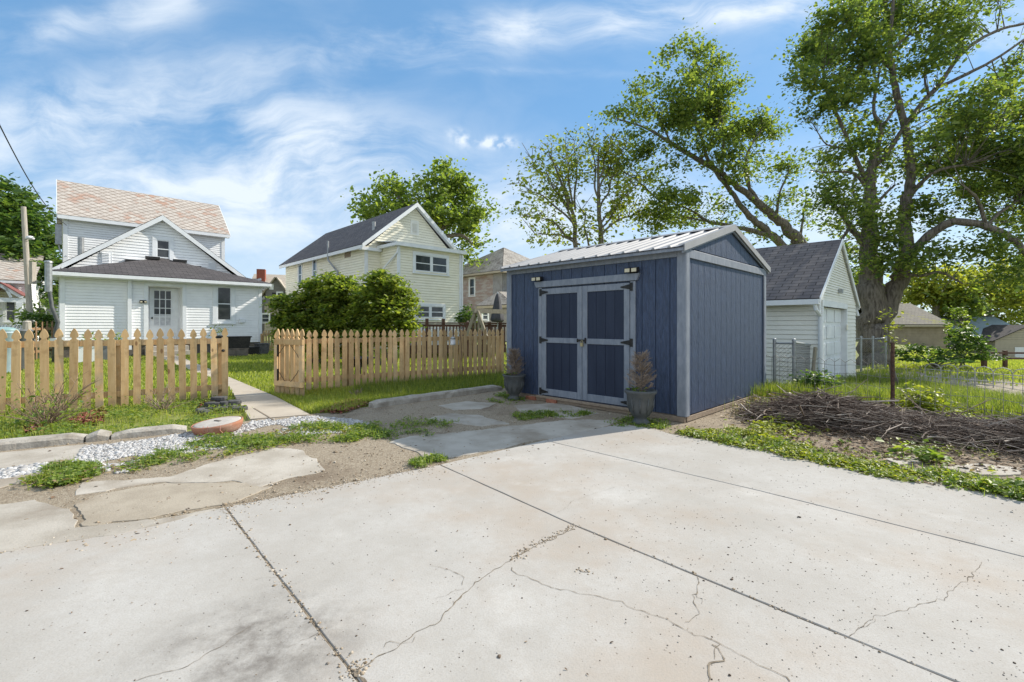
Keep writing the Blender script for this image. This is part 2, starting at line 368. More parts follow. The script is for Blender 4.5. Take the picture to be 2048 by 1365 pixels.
M['lid'] = pmat('mortar_lid', (.50, .46, .41), (.40, .36, .32), 8., .9, .4, 40)
M['paver'] = pmat('charcoal_paver', (.065, .065, .068), (.12, .118, .115), 12., .92, .4, 70, rnd=.2)
M['tanwall'] = pmat('tan_block_wall', (.30, .255, .19), (.24, .20, .145), 2., .9)
M['oldsiding'] = pmat('worn_rose_siding', (.36, .275, .245), (.44, .40, .38), 1.2, .9, stretch=(1, 1, 3), lo=.42, hi=.6)
M['oldgrey'] = pmat('worn_grey_siding', (.33, .33, .34), (.26, .25, .25), 2., .9)
M['greyhouse'] = pmat('grey_siding', (.185, .175, .165), (.215, .205, .19), 3., .8)
M['tansiding'] = pmat('tan_siding', (.42, .37, .29), (.37, .33, .26), 3., .8)
M['shutter'] = pmat('black_shutter', (.02, .02, .024), None, rough=.5)
M['chimney'] = pmat('chimney_brick', (.34, .10, .06), (.22, .07, .05), 10., .9)
M['redroof'] = pmat('red_metal_edge', (.24, .085, .075), (.18, .07, .06), 6., .6)
M['concrete_old'] = pmat('old_concrete', (.475, .435, .375), (.36, .32, .265), 3., .93, .5, 60, rnd=.14, c3=(.25, .205, .155), s3=1.6, f3=.7, bdist=.006)
M['concrete_tan'] = pmat('tan_old_concrete', (.38, .33, .26), (.31, .265, .205), 4., .95, .6, 70, c3=(.24, .19, .135), s3=1.8, f3=.6, bdist=.006)
M['kerb'] = pmat('kerb_concrete', (.44, .41, .36), (.30, .27, .23), 5., .95, .8, 40, c3=(.20, .17, .13), s3=4., f3=.6, bdist=.01)
M['path'] = pmat('path_concrete', (.47, .41, .33), (.41, .355, .285), 2.4, .93, .4, 90, c3=(.34, .28, .21), s3=1.5, f3=.5, bdist=.004)
M['teal'] = pmat('teal_plastic', (.22, .34, .34), (.36, .46, .47), 4., .4)
M['bluebin'] = pmat('pale_blue_bin', (.42, .52, .58), (.34, .44, .52), 4., .45)
M['greybin'] = pmat('grey_bin', (.16, .17, .18), (.12, .125, .13), 4., .5)
M['umbrella'] = pmat('charcoal_canvas', (.06, .06, .068), (.09, .088, .095), 8., .85)
M['feeder'] = pmat('white_feeder', (.72, .72, .72), (.55, .55, .56), 20., .4)
M['blueroof'] = pmat('blue_metal_roof', (.30, .38, .44), (.26, .34, .40), 3., .45, metal=.2)
M['gravel_bed'] = pmat('pea_gravel_bed', (.235, .185, .130), (.40, .34, .255), 70., .95, 1., 130, c3=(.17, .125, .085), s3=1.0, f3=.8, bdist=.01, detail=3)
M['white_bed'] = pmat('limestone_bed', (.27, .255, .235), (.42, .41, .395), 40., .95, .8, 90, bdist=.015)
M['drive'] = pmat('dirt_drive', (.36, .31, .24), (.28, .24, .18), 3., .95, .5, 40)
M['slate'] = shingles('pale_slate', (.475, .43, .385), (.395, .355, .318), (.17, .13, .10), .29, .29, True, (.40, .26, .20), .55)
M['slate2'] = shingles('grey_slate', (.30, .28, .26), (.42, .39, .35), (.09, .08, .075), .34, .26, False, (.20, .17, .15), 1.1, streak=(.20, .18, .16))
M['asph'] = shingles('charcoal_shingle', (.072, .066, .068), (.105, .095, .096), (.035, .033, .033), .33, .14)
M['asph2'] = shingles('plum_grey_shingle', (.115, .105, .108), (.175, .158, .155), (.055, .05, .05), .33, .14, streak=(.10, .092, .095))
M['asph3'] = shingles('mossy_shingle', (.16, .145, .12), (.21, .19, .16), (.08, .075, .06), .33, .15, patch=(.22, .21, .06), pscale=.35)
M['paleroof'] = shingles('pale_shingle', (.46, .41, .34), (.40, .35, .29), (.30, .26, .21), .33, .16)
M['leaf_big'] = leafmat('maple_leaf', (.130, .180, .056), (.245, .285, .075), .50, (.068, .110, .048))
M['leaf_lean'] = leafmat('maple_leaf_mid', (.145, .195, .054), (.250, .285, .074), .50, (.072, .115, .042))
M['leaf_sparse'] = leafmat('young_leaf', (.22, .26, .065), (.33, .34, .085), .52, (.12, .16, .045))
M['leaf_back'] = leafmat('sunny_leaf', (.165, .225, .056), (.275, .32, .080), .50, (.070, .115, .036))
M['leaf_gold'] = leafmat('yellow_green_leaf', (.23, .25, .05), (.36, .35, .07), .52, (.105, .13, .03))
M['leaf_dark'] = leafmat('deep_green_leaf', (.080, .145, .042), (.155, .210, .055), .42, (.036, .075, .028))
M['leaf_shrub'] = leafmat('shrub_leaf', (.165, .220, .046), (.315, .335, .074), .47, (.075, .120, .032))
M['grass'] = leafmat('lawn_grass', (.270, .310, .066), (.380, .390, .095), .44, (.165, .215, .045))
M['tallgrass'] = leafmat('tall_grass', (.150, .195, .042), (.265, .285, .070), .44, (.085, .125, .028))
M['weed'] = leafmat('weed_leaf', (.165, .235, .046), (.280, .325, .075), .40, (.080, .140, .032))
M['weedy'] = leafmat('yellow_weed_leaf', (.235, .270, .042), (.36, .36, .065), .4, (.120, .165, .030))
M['weeddry'] = leafmat('dry_weed', (.27, .20, .11), (.36, .28, .16), .2, (.15, .10, .06))
M['mulch'] = stonemat('red_mulch', [(0, (.10, .028, .018)), (.6, (.26, .075, .045)), (1, (.34, .20, .14))])
M['limestone'] = stonemat('white_gravel_stone', [(0, (.22, .21, .20)), (.3, (.37, .36, .35)), (1, (.54, .535, .53))])
M['pea'] = stonemat('pea_gravel_stone', [(0, (.16, .115, .07)), (.5, (.34, .27, .19)), (1, (.50, .44, .36))])
M['grit'] = stonemat('loose_grit', [(0, (.05, .035, .025)), (.55, (.13, .09, .06)), (.8, (.30, .27, .23)), (1, (.42, .40, .37))])
M['stick'] = stonemat('brush_sticks', [(0, (.062, .040, .030)), (.5, (.165, .118, .090)), (.85, (.29, .235, .195)), (1, (.44, .385, .33))])

def wear(m):
    t = m.node_tree; p = t.nodes['Principled BSDF']; src = p.inputs['Base Color'].links[0].from_socket
    tc = N(t, 'ShaderNodeTexCoord'); oi = N(t, 'ShaderNodeObjectInfo'); va = N(t, 'ShaderNodeVectorMath', operation='ADD'); Lk(t, tc.outputs['Object'], va.inputs[0]); Lk(t, math_(t, 'MULTIPLY', oi.outputs['Random'], 53.), va.inputs[1])
    mp = N(t, 'ShaderNodeMapping'); mp.inputs['Scale'].default_value = (9, 9, 4.2); Lk(t, va.outputs[0], mp.inputs[0]); vo = N(t, 'ShaderNodeTexVoronoi', i={'Scale': 1.}); Lk(t, mp.outputs[0], vo.inputs['Vector'])
    sc_ = N(t, 'ShaderNodeSeparateColor'); Lk(t, vo.outputs['Color'], sc_.inputs[0]); rs = mrange(t, sc_.outputs[0], .45, 1., 0., .22, False)
    c = mixc(t, math_(t, 'MULTIPLY', mrange(t, math_(t, 'SUBTRACT', rs, vo.outputs['Distance']), 0., .08), .75), src, (.20, .10, .045))
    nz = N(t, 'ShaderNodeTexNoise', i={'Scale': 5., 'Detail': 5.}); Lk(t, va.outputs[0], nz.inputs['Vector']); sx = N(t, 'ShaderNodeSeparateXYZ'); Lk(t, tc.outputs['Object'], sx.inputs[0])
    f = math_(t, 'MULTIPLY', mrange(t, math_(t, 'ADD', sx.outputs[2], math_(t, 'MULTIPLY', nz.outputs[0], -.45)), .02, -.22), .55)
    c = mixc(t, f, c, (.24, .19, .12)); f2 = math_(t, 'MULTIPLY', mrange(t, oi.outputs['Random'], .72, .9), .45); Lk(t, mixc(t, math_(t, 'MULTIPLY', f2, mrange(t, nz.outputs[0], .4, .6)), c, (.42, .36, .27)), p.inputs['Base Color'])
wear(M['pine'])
def slab_mat():
    m = bpy.data.materials.new('driveway_concrete'); m.use_nodes = True; t = m.node_tree; p = t.nodes['Principled BSDF']
    p.inputs['Roughness'].default_value = .92; p.inputs['Specular IOR Level'].default_value = .25
    tc = N(t, 'ShaderNodeTexCoord'); ob = tc.outputs['Object']; oi = N(t, 'ShaderNodeObjectInfo')
    def nz(sc, det=6., ro=.6, off=0.):
        mp = N(t, 'ShaderNodeMapping'); mp.inputs['Location'].default_value = (off, off*.7, 0); Lk(t, ob, mp.inputs[0])
        n = N(t, 'ShaderNodeTexNoise', i={'Scale': sc, 'Detail': det, 'Roughness': ro}); Lk(t, mp.outputs[0], n.inputs['Vector']); return n.outputs[0]
    c = mixc(t, mrange(t, nz(1.1, 8., .65), .34, .68), (.452, .436, .408), (.372, .352, .320))
    c = mixc(t, math_(t, 'MULTIPLY', mrange(t, nz(.65, 8., .7, 5.), .45, .68), .75), c, (.375, .315, .255))     # brown dirt
    c = mixc(t, math_(t, 'MULTIPLY', mrange(t, nz(1.6, 6., .6, 9.), .56, .74), .6), c, (.525, .51, .48))      # bleached
    c = mixc(t, math_(t, 'MULTIPLY', mrange(t, nz(22., 5., .7, 2.), .40, .70), .35), c, (.36, .33, .29))       # mottling
    c = mixc(t, math_(t, 'MULTIPLY', mrange(t, nz(150., 2., .5), .45, .70), .35), c, (.30, .27, .235))         # fine grain
    d = N(t, 'ShaderNodeVectorMath', operation='DISTANCE'); Lk(t, ob, d.inputs[0]); d.inputs[1].default_value = (-.95, 1.72, 0)
    f = math_(t, 'MULTIPLY', mrange(t, d.outputs['Value'], .58, .05), mrange(t, nz(4.5, 7., .7, 3.), .36, .68))
    c = mixc(t, math_(t, 'MULTIPLY', f, .85), c, (.13, .115, .10))                                         # oil stain
    mpv = N(t, 'ShaderNodeMapping'); mpv.inputs['Scale'].default_value = (1., 1., 1.); Lk(t, ob, mpv.inputs[0])
    bumpf = None
    for sc, th, am, off in ((19., .05, .75, 0.), (47., .085, .6, 3.)):
        vo = N(t, 'ShaderNodeTexVoronoi', i={'Scale': sc}); mv = N(t, 'ShaderNodeMapping'); mv.inputs['Location'].default_value = (off, off, 0); Lk(t, ob, mv.inputs[0]); Lk(t, mv.outputs[0], vo.inputs['Vector'])
        sepc = N(t, 'ShaderNodeSeparateColor'); Lk(t, vo.outputs['Color'], sepc.inputs[0])
        rsz = math_(t, 'MULTIPLY', mrange(t, sepc.outputs[0], .55, 1., 0., 1., False), th*2.2)
        f = math_(t, 'MULTIPLY', mrange(t, math_(t, 'SUBTRACT', rsz, vo.outputs['Distance']), 0., .03), am)
        c = mixc(t, f, c, (.155, .12, .09)); bumpf = f if bumpf is None else math_(t, 'ADD', bumpf, f)         # pits
    c = mixc(t, 1., c, ramp(t, oi.outputs['Random'], [(0, (.95, .95, .95)), (1, (1.04, 1.03, 1.02))]), 'MULTIPLY')
    Lk(t, c, p.inputs['Base Color'])
    h = math_(t, 'SUBTRACT', math_(t, 'MULTIPLY', nz(90., 6., .65), .5), bumpf)
    bp = N(t, 'ShaderNodeBump', i={'Strength': .45, 'Distance': .006}); Lk(t, h, bp.inputs['Height']); Lk(t, bp.outputs[0], p.inputs['Normal'])
    return m
M['slab'] = slab_mat()
M['ground'] = pmat('turf_soil', (.185, .21, .055), (.25, .26, .075), 3., .95, .5, 30, c3=(.20, .155, .10), s3=.55, f3=.75)
M['dirt'] = pmat('bare_dirt', (.20, .155, .11), (.30, .245, .18), 5., .95, .7, 60, c3=(.14, .10, .07), s3=2.5, f3=.6, bdist=.015)
M['crack'] = pmat('crack_dirt', (.26, .215, .16), (.15, .12, .09), 30., 1., .5, 80)

# ------------------------------------------------------------------ ground
def grid_axis(a, b, n, p=1.): return a+(b-a)*np.linspace(0, 1, n)**p
gxs = np.unique(np.concatenate([np.linspace(-200, -30, 18), np.linspace(-30, 40, 120), np.linspace(40, 260, 45)]))
gys = np.unique(np.concatenate([np.linspace(-30, 3, 10), np.linspace(3, 60, 120), np.linspace(60, 420, 40)]))
X_, Y_ = np.meshgrid(gxs, gys); nx, ny = len(gxs), len(gys)
Zg = gh(X_, Y_)-.03
gv = np.stack([X_, Y_, Zg], 2).reshape(-1, 3)
ii = (np.arange(ny-1)[:, None]*nx+np.arange(nx-1)[None]).reshape(-1, 1)
gf = ii+np.array([[0, 1, nx+1, nx]])
tag(np_mesh('ground', gv, gf, M['ground'], smooth=True), kind='structure')
def jitter_line(a, b, step, amp, seed):
    a = Vector(a); b = Vector(b); L = (b-a).length; k = max(1, int(L/step)); d = (b-a)/k; nrm = Vector((-d.y, d.x, 0)).normalized(); o = []
    for i in range(k):
        p = a+d*i; q = (noise.noise(Vector((i*step*3.1, seed, 0)))*.6+noise.noise(Vector((i*step*9., seed, 4)))*.35+noise.noise(Vector((i*step*27., seed, 9)))*.2)*amp if i else 0
        o.append(p+nrm*q)
    return o
def sheet(name, poly, z, thick, mat, amp=.02, step=.1, seed=0, kind='structure', dz=0.):
    pts = []
    for i in range(len(poly)):
        pts += jitter_line((poly[i][0], poly[i][1], 0), (poly[(i+1) % len(poly)][0], poly[(i+1) % len(poly)][1], 0), step, amp, seed+i*3.3)
    mb = MB(); mb.prism([Vector((p.x, p.y, z-thick)) for p in pts], Vector((0, 0, thick)))
    return tag(mb.build(name, mat, bevel=.003 if thick > .03 else 0), kind=kind)
def ext(p, d, y=-6.): k = (y-p.y)/d.y; return p+d*k
C0 = G(450, 1015); C1 = G(715, 1360); A0 = G(880, 930); A1 = G(1909, 1362); B0 = G(1089, 881); B1 = G(2048, 1114); E0 = G(1340, 868); E1 = G(2048, 995); Am = G(1149, 1051); Bm = G(1524, 983)
e1 = (A0-C0).normalized(); farleft = C0-e1*9
Cx = ext(C1, C1-C0); Ax = ext(A1, A1-Am); Bx = ext(B1, B1-Bm); Ex = ext(E1, E1-E0)
gap = .005
def off(p, q, s): d = (q-p).normalized(); return Vector((-d.y, d.x, 0))*s
def slab(poly, seed): return sheet('concrete_slab', poly, 0., .12, M['slab'], .007, .07, seed)
o1 = off(C0, Cx, gap); o2 = off(A0, Ax, gap); o3 = off(B0, Bx, gap)
slab([farleft, farleft+Vector((0, -14, 0)), Cx-o1, C0-o1], 1)
slab([C0+o1, Cx+o1, Ax-o2, Am-o2, A0-o2], 5)
slab([A0+o2, Am+o2, Ax+o2, Bx-o3, Bm-o3, B0-o3], 9)
slab([B0+o3, Bm+o3, Bx+o3, Ex, E1, E0, G(1300, 855), G(1237, 849), G(1160, 864)], 13)
# old broken drive between the new slabs and the kerbs
FD = Vector((.809, .588, 0)); FN = Vector((-.588, .809, 0))                    # direction of the picket fence and away from us
drive_poly = [farleft, C0+FN*.02, A0+FN*.02, B0+V*.02, E0+Vector((.3, .25, 0)), G(1530, 790), G(1015, 775), G(747, 812), G(620, 828), G(515, 838), G(375, 862), G(0, 900), G(-300, 935)]
drive_poly[1:5] = [C0-FN*.3, A0-FN*.3, B0-V*.3, E0-V*.6]
sheet('gravel_driveway', drive_poly, -.007, .012, M['gravel_bed'], .03, .2, 40)
def pix(*pp): return [G(*p) for p in pp]
old = [pix((350, 952), (420, 928), (545, 899), (590, 903), (618, 922), (632, 940), (540, 962), (500, 972), (470, 960), (330, 962), (235, 978), (180, 985), (190, 962)),
       pix((150, 1008), (215, 985), (330, 966), (470, 964), (520, 974), (545, 972), (480, 1000), (420, 1012), (300, 1036), (200, 1050), (160, 1047)),
       pix((0, 1010), (70, 1000), (140, 1018), (150, 1056), (330, 1036), (430, 1018), (444, 1020), (250, 1066), (0, 1106), (-120, 1130), (-120, 1030)),
       pix((0, 906), (90, 897), (165, 890), (150, 915), (70, 925), (0, 934), (-90, 944), (-90, 915)),
       pix((-80, 955), (0, 946), (62, 938), (95, 950), (60, 962), (0, 974), (-80, 985)),
       pix((860, 838), (900, 828), (960, 832), (1010, 848), (960, 852), (900, 846)),
       pix((1035, 812), (1120, 806), (1190, 826), (1140, 836), (1060, 828)),
       pix((900, 868), (1000, 856), (1120, 842), (1225, 842), (1190, 856), (1085, 878), (1000, 896), (930, 908), (870, 912), (800, 884), (840, 872)),
       pix((880, 812), (930, 804), (990, 808), (960, 818), (910, 820))]
def grow(p, f):
    c = sum(p, Vector((0, 0, 0)))/len(p); return [c+(q-c)*f for q in p]
old = [grow(p, 1.10) if k not in (1, 2) else p for k, p in enumerate(old)]
for k, p in enumerate(old): sheet('broken_concrete', p, -.003+.0025*(k % 3), .05, M['concrete_tan'] if k in (1,) else M['concrete_old'], .075, .045, 60+k*11)
path = [G(500, 839), G(452, 767), G(306, 712), G(340, 709), G(356, 712), G(552, 794), G(620, 830)]
sheet('path', path, .006, .06, M['path'], .008, .1, 90)
mb = MB(); a, b = G(508, 818), G(548, 842)
mb.bar(Vector((a.x, a.y, .0075)), Vector((b.x, b.y, .0075)), .02, .004); tag(mb.build('path_joint', M['crack']), kind='structure')
white_poly = pix((100, 935), (150, 918), (168, 892), (230, 888), (375, 866), (430, 872), (500, 842), (620, 832), (700, 838), (760, 850), (740, 862), (640, 868), (560, 880), (420, 900), (330, 915), (250, 945), (180, 950))
sheet('white_gravel', white_poly, -.009, .01, M['white_bed'], .06, .12, 110)
lp = scatter(white_poly, 15000, 1.0, z=-.002); fm = fbm2(lp, 1.6, 3.); lp = lp[fm > -.42]
tag(stones('limestone_gravel', lp, .0115, M['limestone']), kind='stuff')
lp2 = scatter(pix((-40, 965), (0, 940), (90, 925), (130, 935), (60, 948)), 700, .5, z=-.004)
tag(stones('limestone_gravel', lp2, .018, M['limestone']), kind='stuff')
pp = scatter(drive_poly, 20000, 1.2, z=-.004); fm = fbm2(pp, 1.1, 8.); pp = pp[fm > -.2]; ins = np.zeros(len(pp), bool)
for p in old: ins |= inpoly(pp[:, 0], pp[:, 1], grow(p, .93))
pp = pp[~ins | (rng.uniform(0, 1, len(pp)) < .06)]; pp[:, 2] = np.where(pp[:, 2] < 0, -.001, 0)
tag(stones('pea_gravel', pp, .006, M['pea']), kind='stuff')
# loose grit on the slabs
pad = [farleft, C0, A0, B0, E0, E1, Vector((3.5, .9, 0)), Vector((-2.5, .9, 0))]
q = scatter(pad, 1500, 1.1, z=.001); tag(stones('loose_grit', q, .0026, M['grit'], .5), kind='stuff')
q = scatter([B0, E0, E1, Vector((3.5, .9, 0)), Vector((.6, 1.2, 0)), Am], 1700, 1., z=.001); tag(stones('loose_grit', q, .0025, M['grit'], .45), kind='stuff')
q = scatter(pad, 110, .8, z=.002); tag(stones('loose_grit', q, .0042, M['grit'], .6), kind='stuff')
def near_line(a, b, n, sg):
    tt = rng.uniform(0, 1, n)[:, None]; a = np.array(a); b = np.array(b); return a+(b-a)*tt+np.concatenate([rng.normal(0, sg, (n, 2)), np.zeros((n, 1))], 1)
q = np.concatenate([near_line(farleft+e1*5, C0, 420, .03), near_line(C0, A0, 600, .045), near_line(C0, C1, 170, .018), near_line(Am, A1, 50, .01), near_line(G(1149, 1051), G(1020, 1118), 160, .018), near_line(G(730, 1325), G(700, 1345), 60, .02), near_line(G(1180, 1145), G(1150, 1140), 30, .012)]); q[:, 2] = .001
tag(stones('loose_grit', q, .0046, M['pea'], .6), kind='stuff')
for k, (a_, b_) in enumerate(((C0, Cx), (A0, Ax), (B0, Bx))):                 # dirt packed into the joints
    mb = MB(); d_ = off(a_, b_, .02); pl_ = [a_, Am, b_] if k == 1 else [a_, Bm, b_] if k == 2 else [a_, b_]
    for i in range(len(pl_)-1): mb.face([pl_[i]+d_-Z*(.004 if k == 0 else .007), pl_[i]-d_-Z*(.004 if k == 0 else .007), pl_[i+1]-d_-Z*(.004 if k == 0 else .007), pl_[i+1]+d_-Z*(.004 if k == 0 else .007)])
    tag(mb.build('joint_filler', M['crack']), kind='structure')
# cracks: thin dirt-filled ribbons lying in the slab surface
def crack(pp, wd, seed, z=.0022):
    pts = []
    for i in range(len(pp)-1):
        pts += jitter_line(G(*pp[i]), G(*pp[i+1]), .014, .055, seed+i)
    pts.append(G(*pp[-1])); mb = MB(); L, Rr = [], []
    for i, p in enumerate(pts):
        d = (pts[min(i+1, len(pts)-1)]-pts[max(i-1, 0)]).normalized(); n = Vector((-d.y, d.x, 0)); ww = wd*.55*(.2+1.4*abs(noise.noise(Vector((i*.33, seed, 1)))))
        L.append(p+n*ww+Z*z); Rr.append(p-n*ww+Z*z)
    for i in range(len(pts)-1): mb.face([L[i], Rr[i], Rr[i+1], L[i+1]])
    return mb
CR = [([(1149, 1051), (1095, 1082), (1024, 1118), (950, 1165), (890, 1225), (860, 1252), (790, 1300), (712, 1340)], .008),
      ([(1024, 1136), (1130, 1180), (1250, 1210), (1330, 1238), (1400, 1272), (1470, 1305), (1580, 1364)], .004), ([(1395, 1152), (1384, 1190), (1392, 1232), (1370, 1245)], .005),
      ([(1424, 1290), (1430, 1325), (1418, 1364)], .006), ([(1699, 1276), (1730, 1248), (1800, 1222), (1890, 1202), (1935, 1165), (1965, 1125)], .004), ([(270, 1364), (330, 1345), (388, 1325), (450, 1290), (510, 1248)], .003),
      ([(925, 1172), (915, 1148), (880, 1135), (860, 1133)], .003), ([(1115, 1025), (1150, 1000), (1230, 975)], .002), ([(712, 1340), (720, 1355), (735, 1380)], .018)]
for px_, py_ in ((1060, 1100), (930, 1178), (830, 1275), (1300, 1228), (1440, 1290), (1750, 1238), (1392, 1190), (640, 1265), (560, 1150)):   # hairline side cracks
    e_ = (px_+random.uniform(-70, 70), py_+random.uniform(8, 34)); CR.append(([(px_, py_), ((px_+e_[0])/2+random.uniform(-8, 8), (py_+e_[1])/2), e_], .0022))
for k, (pp_, wd) in enumerate(CR): tag(crack(pp_, wd, 5.5*k+1).build('concrete_crack', M['crack']), kind='structure')

# ------------------------------------------------------------------ kerbs
def kerb(a, b, h, dp, seed):
    d = (b-a).normalized(); n = Vector((-d.y, d.x, 0)); L = (b-a).length; k = max(2, int(L/.12)); mb = MB(); rings = []
    for i in range(k+1):
        p = a+d*(L*i/k); j = lambda q: noise.noise(Vector((i*.6, seed, q)))*.018; e = .03 if i in (0, k) else 0
        rings.append([p+n*j(0)+Z*-.05, p+n*(.01+j(1))+Z*(h*.7-e), p+n*(.035+j(2))+Z*(h+j(3)*.6-e), p+n*dp+Z*(h+j(4)*.6-e), p+n*(dp+.01)+Z*-.05])
    for i in range(k):
        for q in range(4): mb.face([rings[i][q], rings[i+1][q], rings[i+1][q+1], rings[i][q+1]])
    mb.face(rings[0]); mb.face(rings[-1][::-1])
    return tag(mb.build('kerb', M['kerb']), kind='structure')
k0 = G(0, 902); k1 = G(375, 864); kd = (k1-k0).normalized()
def klerp(px): return G(px, 902-38*px/375)
kerb(k0-kd*4, klerp(166), .075, .2, 1.); kerb(klerp(171), klerp(217), .085, .17, 4.); kerb(klerp(222), klerp(372), .07, .16, 7.)
kerb(G(747, 816), G(1005, 780), .09, .14, 11.)
# ------------------------------------------------------------------ building helpers (all in world coordinates)
class Wall:                       # a vertical plane: o + d*s + n*out + z
    def __init__(s, o, d, n): s.o = Vector((o[0], o[1], 0)); s.d = d; s.n = n
    def P(s, a, z, q=0.): return s.o+s.d*a+s.n*q+Z*z
    def sz(s, px, py=HY):         # where a point seen at px, py of the photograph lies on this wall
        r = (px-1024)/F; a = (r*s.o.y-s.o.x)/(s.d.x-r*s.d.y); y = s.o.y+a*s.d.y
        return a, H+(HY-py)/F*y
    def box(s, mb, a0, a1, z0, z1, q0, q1): mb.box(s.o, s.d, s.n, a0, a1, q0, q1, z0, z1); return mb
def laps(mb, W, a0, a1, z0, z1, h=.11, out=.016, apex=None):      # lapped boards; apex = (s, z) tops the wall with a gable
    n = max(1, round((z1-z0)/h)); hh = (z1-z0)/n; zz = [z0+i*hh for i in range(n+1)]
    def rg(z):
        if apex is None or z <= z1: return a0, a1
        k = min(1, (z-z1)/(apex[1]-z1)); return a0+(apex[0]-a0)*k, a1+(apex[0]-a1)*k
    if apex:
        m = int((apex[1]-z1)/hh); zz += [z1+(i+1)*hh for i in range(m)]+[apex[1]]
    for i in range(len(zz)-1):
        l0, r0 = rg(zz[i]); l1, r1 = rg(zz[i+1])
        gp = hh*.075; za = zz[i]+gp; l0, r0 = rg(za)
        if za >= zz[i+1]: continue
        mb.face([W.P(l0, za, out), W.P(r0, za, out), W.P(r1, zz[i+1], .002), W.P(l1, zz[i+1], .002)])
        mb.face([W.P(l0, za, -.02), W.P(r0, za, -.02), W.P(r0, za, out), W.P(l0, za, out)])
        mb.face([W.P(l1, zz[i+1], -.02), W.P(r1, zz[i+1], -.02), W.P(r1, zz[i+1], .002), W.P(l1, zz[i+1], .002)])
    return mb
def window(W, par, a0, a1, z0, z1, trim=.11, cols=1, fm=None, hung=True, glass=None, sill=True, muntin=0):
    fm = fm or M['trimwhite']; mb = MB(); g = MB()
    mb_ = lambda b0, b1, y0, y1, q0=.0, q1=.045: W.box(mb, b0, b1, y0, y1, q0, q1)
    mb_(a0-trim, a0, z0-trim*.5, z1); mb_(a1, a1+trim, z0-trim*.5, z1); mb_(a0-trim, a1+trim, z1+.001, z1+trim, 0, .05)
    if sill: mb_(a0-trim*1.15, a1+trim*1.15, z0-trim*.95, z0-trim*.52, 0, .075)
    wd = (a1-a0)/cols
    for c in range(cols):
        l, r = a0+c*wd, a0+(c+1)*wd
        if c: mb_(l-.05, l+.05, z0, z1-.001, 0, .042)
        l += .05 if c else 0; r -= .05 if c < cols-1 else 0; e = .035
        mb_(l+.001, l+e, z0+.001, z1-.001, .0, .03); mb_(r-e, r-.001, z0+.001, z1-.001, .0, .03)
        mb_(l+e+.001, r-e-.001, z0+.001, z0+e*1.4, 0, .03); mb_(l+e+.001, r-e-.001, z1-e, z1-.001, 0, .03)
        if hung: mb_(l+e+.001, r-e-.001, (z0+z1)/2-.02, (z0+z1)/2+.02, 0, .034)
        g.face([W.P(l+.01, z0+.01, .021), W.P(r-.01, z0+.01, .021), W.P(r-.01, z1-.01, .021), W.P(l+.01, z1-.01, .021)])
    f = mb.build('window', fm, par); g.build('pane', glass or M['glass'], f)
    return f
def roofplane(mb, c, thick=.06):  # c: eave-left, eave-right, ridge-right, ridge-left ; uv in metres
    c = [Vector(p) for p in c]; ex = (c[1]-c[0]).normalized(); nn = ex.cross(c[-1]-c[0]).normalized(); ey = nn.cross(ex)
    uv = [((p-c[0]).dot(ex), (p-c[0]).dot(ey)) for p in c]
    if nn.z < 0: nn = -nn
    mb.face([p+nn*thick for p in c], uv); mb.face([p for p in c][::-1], uv[::-1]); k = len(c)
    for i in range(k): mb.face([c[i], c[(i+1) % k], c[(i+1) % k]+nn*thick, c[i]+nn*thick], [(0, 0)]*4)
    return mb
def barset(name, mat, par, bars, bevel=0., label=None):
    mb = MB()
    for p, q, w_, h_ in bars: mb.bar(p, q, w_, h_)
    return mb.build(name, mat, par, bevel=bevel, label=label)

# ------------------------------------------------------------------ the storage shed
NC = Vector((2.129, 5.662, 0)); SL, SW, SE, SR = 3.11, 3.07, 2.16, 2.60      # near corner; length, width, eave, ridge
shed = thing('storage_shed', NC, 'navy blue storage shed with grey trim, double doors and ribbed metal roof', 'shed', R(45))
FW = Wall(NC, V, -U); SWL = Wall(NC, U, -V)
zb = .075
mb = MB()
mb.hexa([NC+U*.02+V*.02+Z*zb, NC+U*(SW-.02)+V*.02+Z*zb, NC+U*(SW-.02)+V*(SL-.02)+Z*zb, NC+U*.02+V*(SL-.02)+Z*zb]+[NC+U*.02+V*.02+Z*SE, NC+U*(SW-.02)+V*.02+Z*SE, NC+U*(SW-.02)+V*(SL-.02)+Z*SE, NC+U*.02+V*(SL-.02)+Z*SE])
for k in range(16):                                                           # grooved planks
    a0, a1 = k*SL/16, (k+1)*SL/16; FW.box(mb, a0+.004, a1-.004, zb, SE-.01, -.02, .0)
    b0, b1 = k*SW/16, (k+1)*SW/16; SWL.box(mb, b0+.004, b1-.004, zb, SE-.01, -.02, .0)
for k in range(16):                                                           # gable planks
    b0, b1 = k*SW/16+.004, (k+1)*SW/16-.004; zt = lambda b: SE+(SR-SE)*(1-abs(b-SW/2)/(SW/2))
    mb.prism([SWL.P(b0, SE, -.02), SWL.P(b1, SE, -.02), SWL.P(b1, zt(b1), -.02), SWL.P(b0, zt(b0), -.02)], -V*.02)
mb.prism([SWL.P(.02, SE, -.03), SWL.P(SW-.02, SE, -.03), SWL.P(SW/2, SR-.01, -.03)], V*.02); mb.prism([SWL.P(.02, SE, -SL+.03), SWL.P(SW-.02, SE, -SL+.03), SWL.P(SW/2, SR-.01, -SL+.03)], V*-.02)
mb.build('wall', M['navy'], shed)
T = M['greytrim']; bv = .004
def trim(W, a0, a1, z0, z1, q1=.022, q0=.001): return W.box(MB(), a0, a1, z0, z1, q0, q1).build('trim_board', T, shed, bevel=bv)
trim(FW, -.022, .095, zb-.01, SE-.015); trim(FW, SL-.10, SL+.01, zb-.01, SE-.015); trim(FW, .096, SL-.101, SE-.115, SE-.015)
